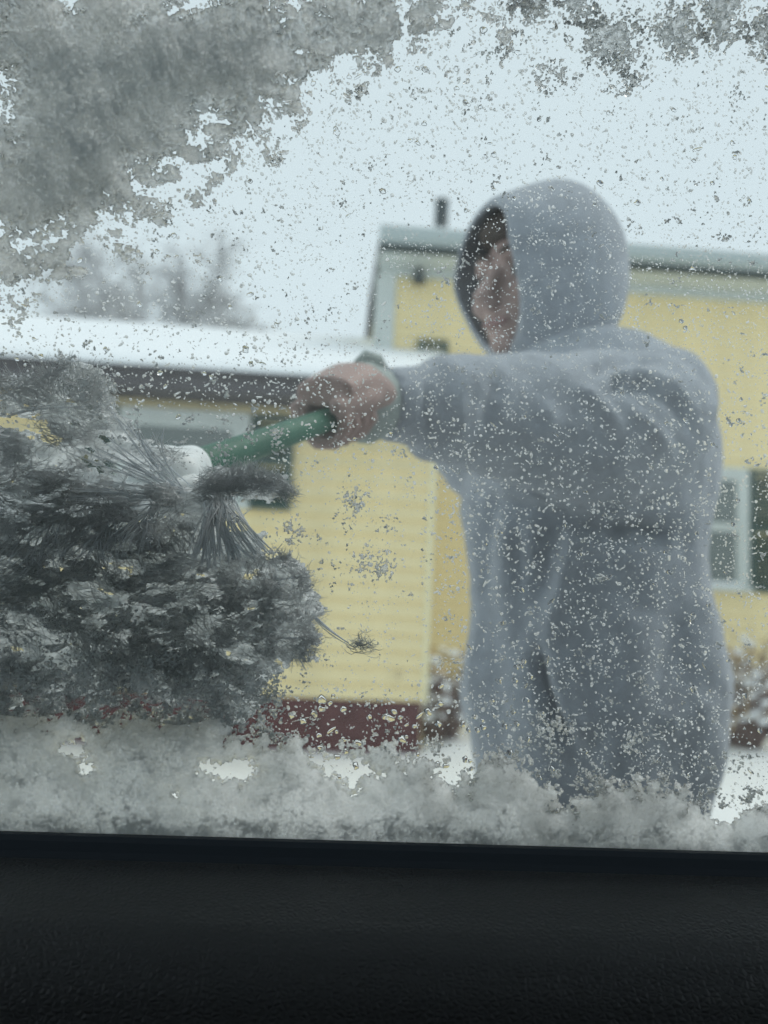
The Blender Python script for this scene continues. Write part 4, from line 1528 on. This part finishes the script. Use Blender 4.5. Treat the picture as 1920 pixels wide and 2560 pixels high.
s_bk = np.maximum(s_bk, poly_depth(nose, 100) * 0.8 - 8) + 4 + (bk_f - 0.5) * 80 + (bk_n - 0.5) * 60
s_bk = np.minimum(s_bk, 60 - 900 * np.clip(bk_n - 0.655, 0, 1))
s_bk[in_poly(PX, PYX, [(490, 1265), (640, 1262), (680, 1340), (520, 1340)])] = -1
sl, _c = snow_mesh('bristle_slush', s_bk, 0.002 + 0.006 * bk_f, np.clip(0.82 + 0.20 * nz(bk_n) + 0.10 * nz(bk_f) + 0.10 * z_fine, 0.12, 0.99), 0.024 + 0.016 * bk_n, 0.0 * UG, 0.0004)
sl.parent = brush
sl.matrix_parent_inverse = INV[brush.name]
tag(sl, kind='stuff')


def tuft(root_px, root_Y, ends, n, spread_px, r, frost, k=7, hug=0.0015, name='bristle_tuft', bow=0.4, jit=4):
    """A bundle running from its root to spots on the glass."""
    P, F_ = np.zeros((n, k, 3)), np.zeros(n)
    for i in range(n):
        a = at(root_px[0] + rng.normal(0, spread_px), root_px[1] + rng.normal(0, spread_px * 0.6), root_Y + rng.normal(0, 0.002))
        t = (i + rng.uniform(0.1, 0.9)) / n
        x, y = (np.interp(t, np.linspace(0, 1, len(ends)), [e[j] for e in ends]) for j in (0, 1))
        eu, ev = glass_uv(np.array(x + rng.normal(0, jit)), np.array(y + rng.normal(0, jit * 1.6)))
        e = gp(eu, ev, hug + abs(rng.normal(0, 0.0015)))
        au, av = (a - GO) @ GU, (a - GO) @ GV
        ad, ed = (a - GO) @ GN, (e - GO) @ GN
        s = np.linspace(0, 1, k)
        w = 1 - (1 - s) ** (1 + bow)
        dd = ed + (ad - ed) * (1 - s) ** 2.4
        pu = au + (eu - au) * s
        pv = av + (ev - av) * s + rng.normal(0, 0.0008) * np.sin(np.pi * s)
        pu = pu + rng.normal(0, 0.0010) * np.sin(np.pi * s)
        P[i] = gp(pu, pv, dd)
        F_[i] = np.clip(frost + rng.normal(0, 0.16), 0, 1)
    R = np.outer(rng.uniform(0.6, 1.35, n) * r, np.interp(np.linspace(0, 1, k), [0, 0.75, 1], [1, 0.9, 0.45]))
    return fibres(P, R, F_, name, M_STRAND, brush, 6)


tuft((548, 1235), 0.462, [(470, 1395), (520, 1425), (580, 1410), (640, 1395), (690, 1380)], 40, 17, 0.00055, 0.8)
tuft((540, 1240), 0.470, [(480, 1380), (560, 1400), (660, 1385)], 18, 22, 0.0010, 0.6)
tuft((470, 1235), 0.475, [(250, 1010), (290, 1030), (330, 1050), (380, 1080)], 9, 14, 0.00040, 0.10)
tuft((470, 1235), 0.472, [(160, 1130), (230, 1120), (270, 1090)], 9, 12, 0.00042, 0.15)
tuft((480, 1240), 0.47, [(150, 1270), (180, 1230), (260, 1190)], 18, 14, 0.00034, 0.5)
tuft((430, 1250), 0.475, [(270, 1340), (330, 1370), (400, 1370)], 24, 26, 0.00040, 0.6)
tuft((330, 1270), 0.475, [(120, 1400), (220, 1420), (320, 1400)], 24, 40, 0.00040, 0.5)
tuft((150, 1290), 0.475, [(-40, 1420), (80, 1440), (170, 1420)], 24, 50, 0.00040, 0.4)
tuft((520, 1225), 0.465, [(600, 1180), (670, 1200), (730, 1235)], 18, 12, 0.00030, 0.5)
tuft((445, 1190), 0.50, [(403, 1068), (408, 1074)], 1, 1, 0.0006, 0.05, name='loose_strand', jit=1)
tuft((790, 1545), 0.445, [(868, 1607), (872, 1612)], 3, 2, 0.0005, 0.1, name='loose_strand', jit=2)
tuft((700, 1450), 0.445, [(776, 1445), (780, 1430)], 2, 4, 0.0003, 0.1, name='loose_strand', jit=3)
tuft((690, 1590), 0.440, [(770, 1600), (800, 1590)], 3, 6, 0.0003, 0.15, name='loose_strand', jit=3)
tuft((200, 1010), 0.45, [(5, 1040), (20, 1046)], 4, 10, 0.0003, 0.05, name='loose_strand', jit=3)
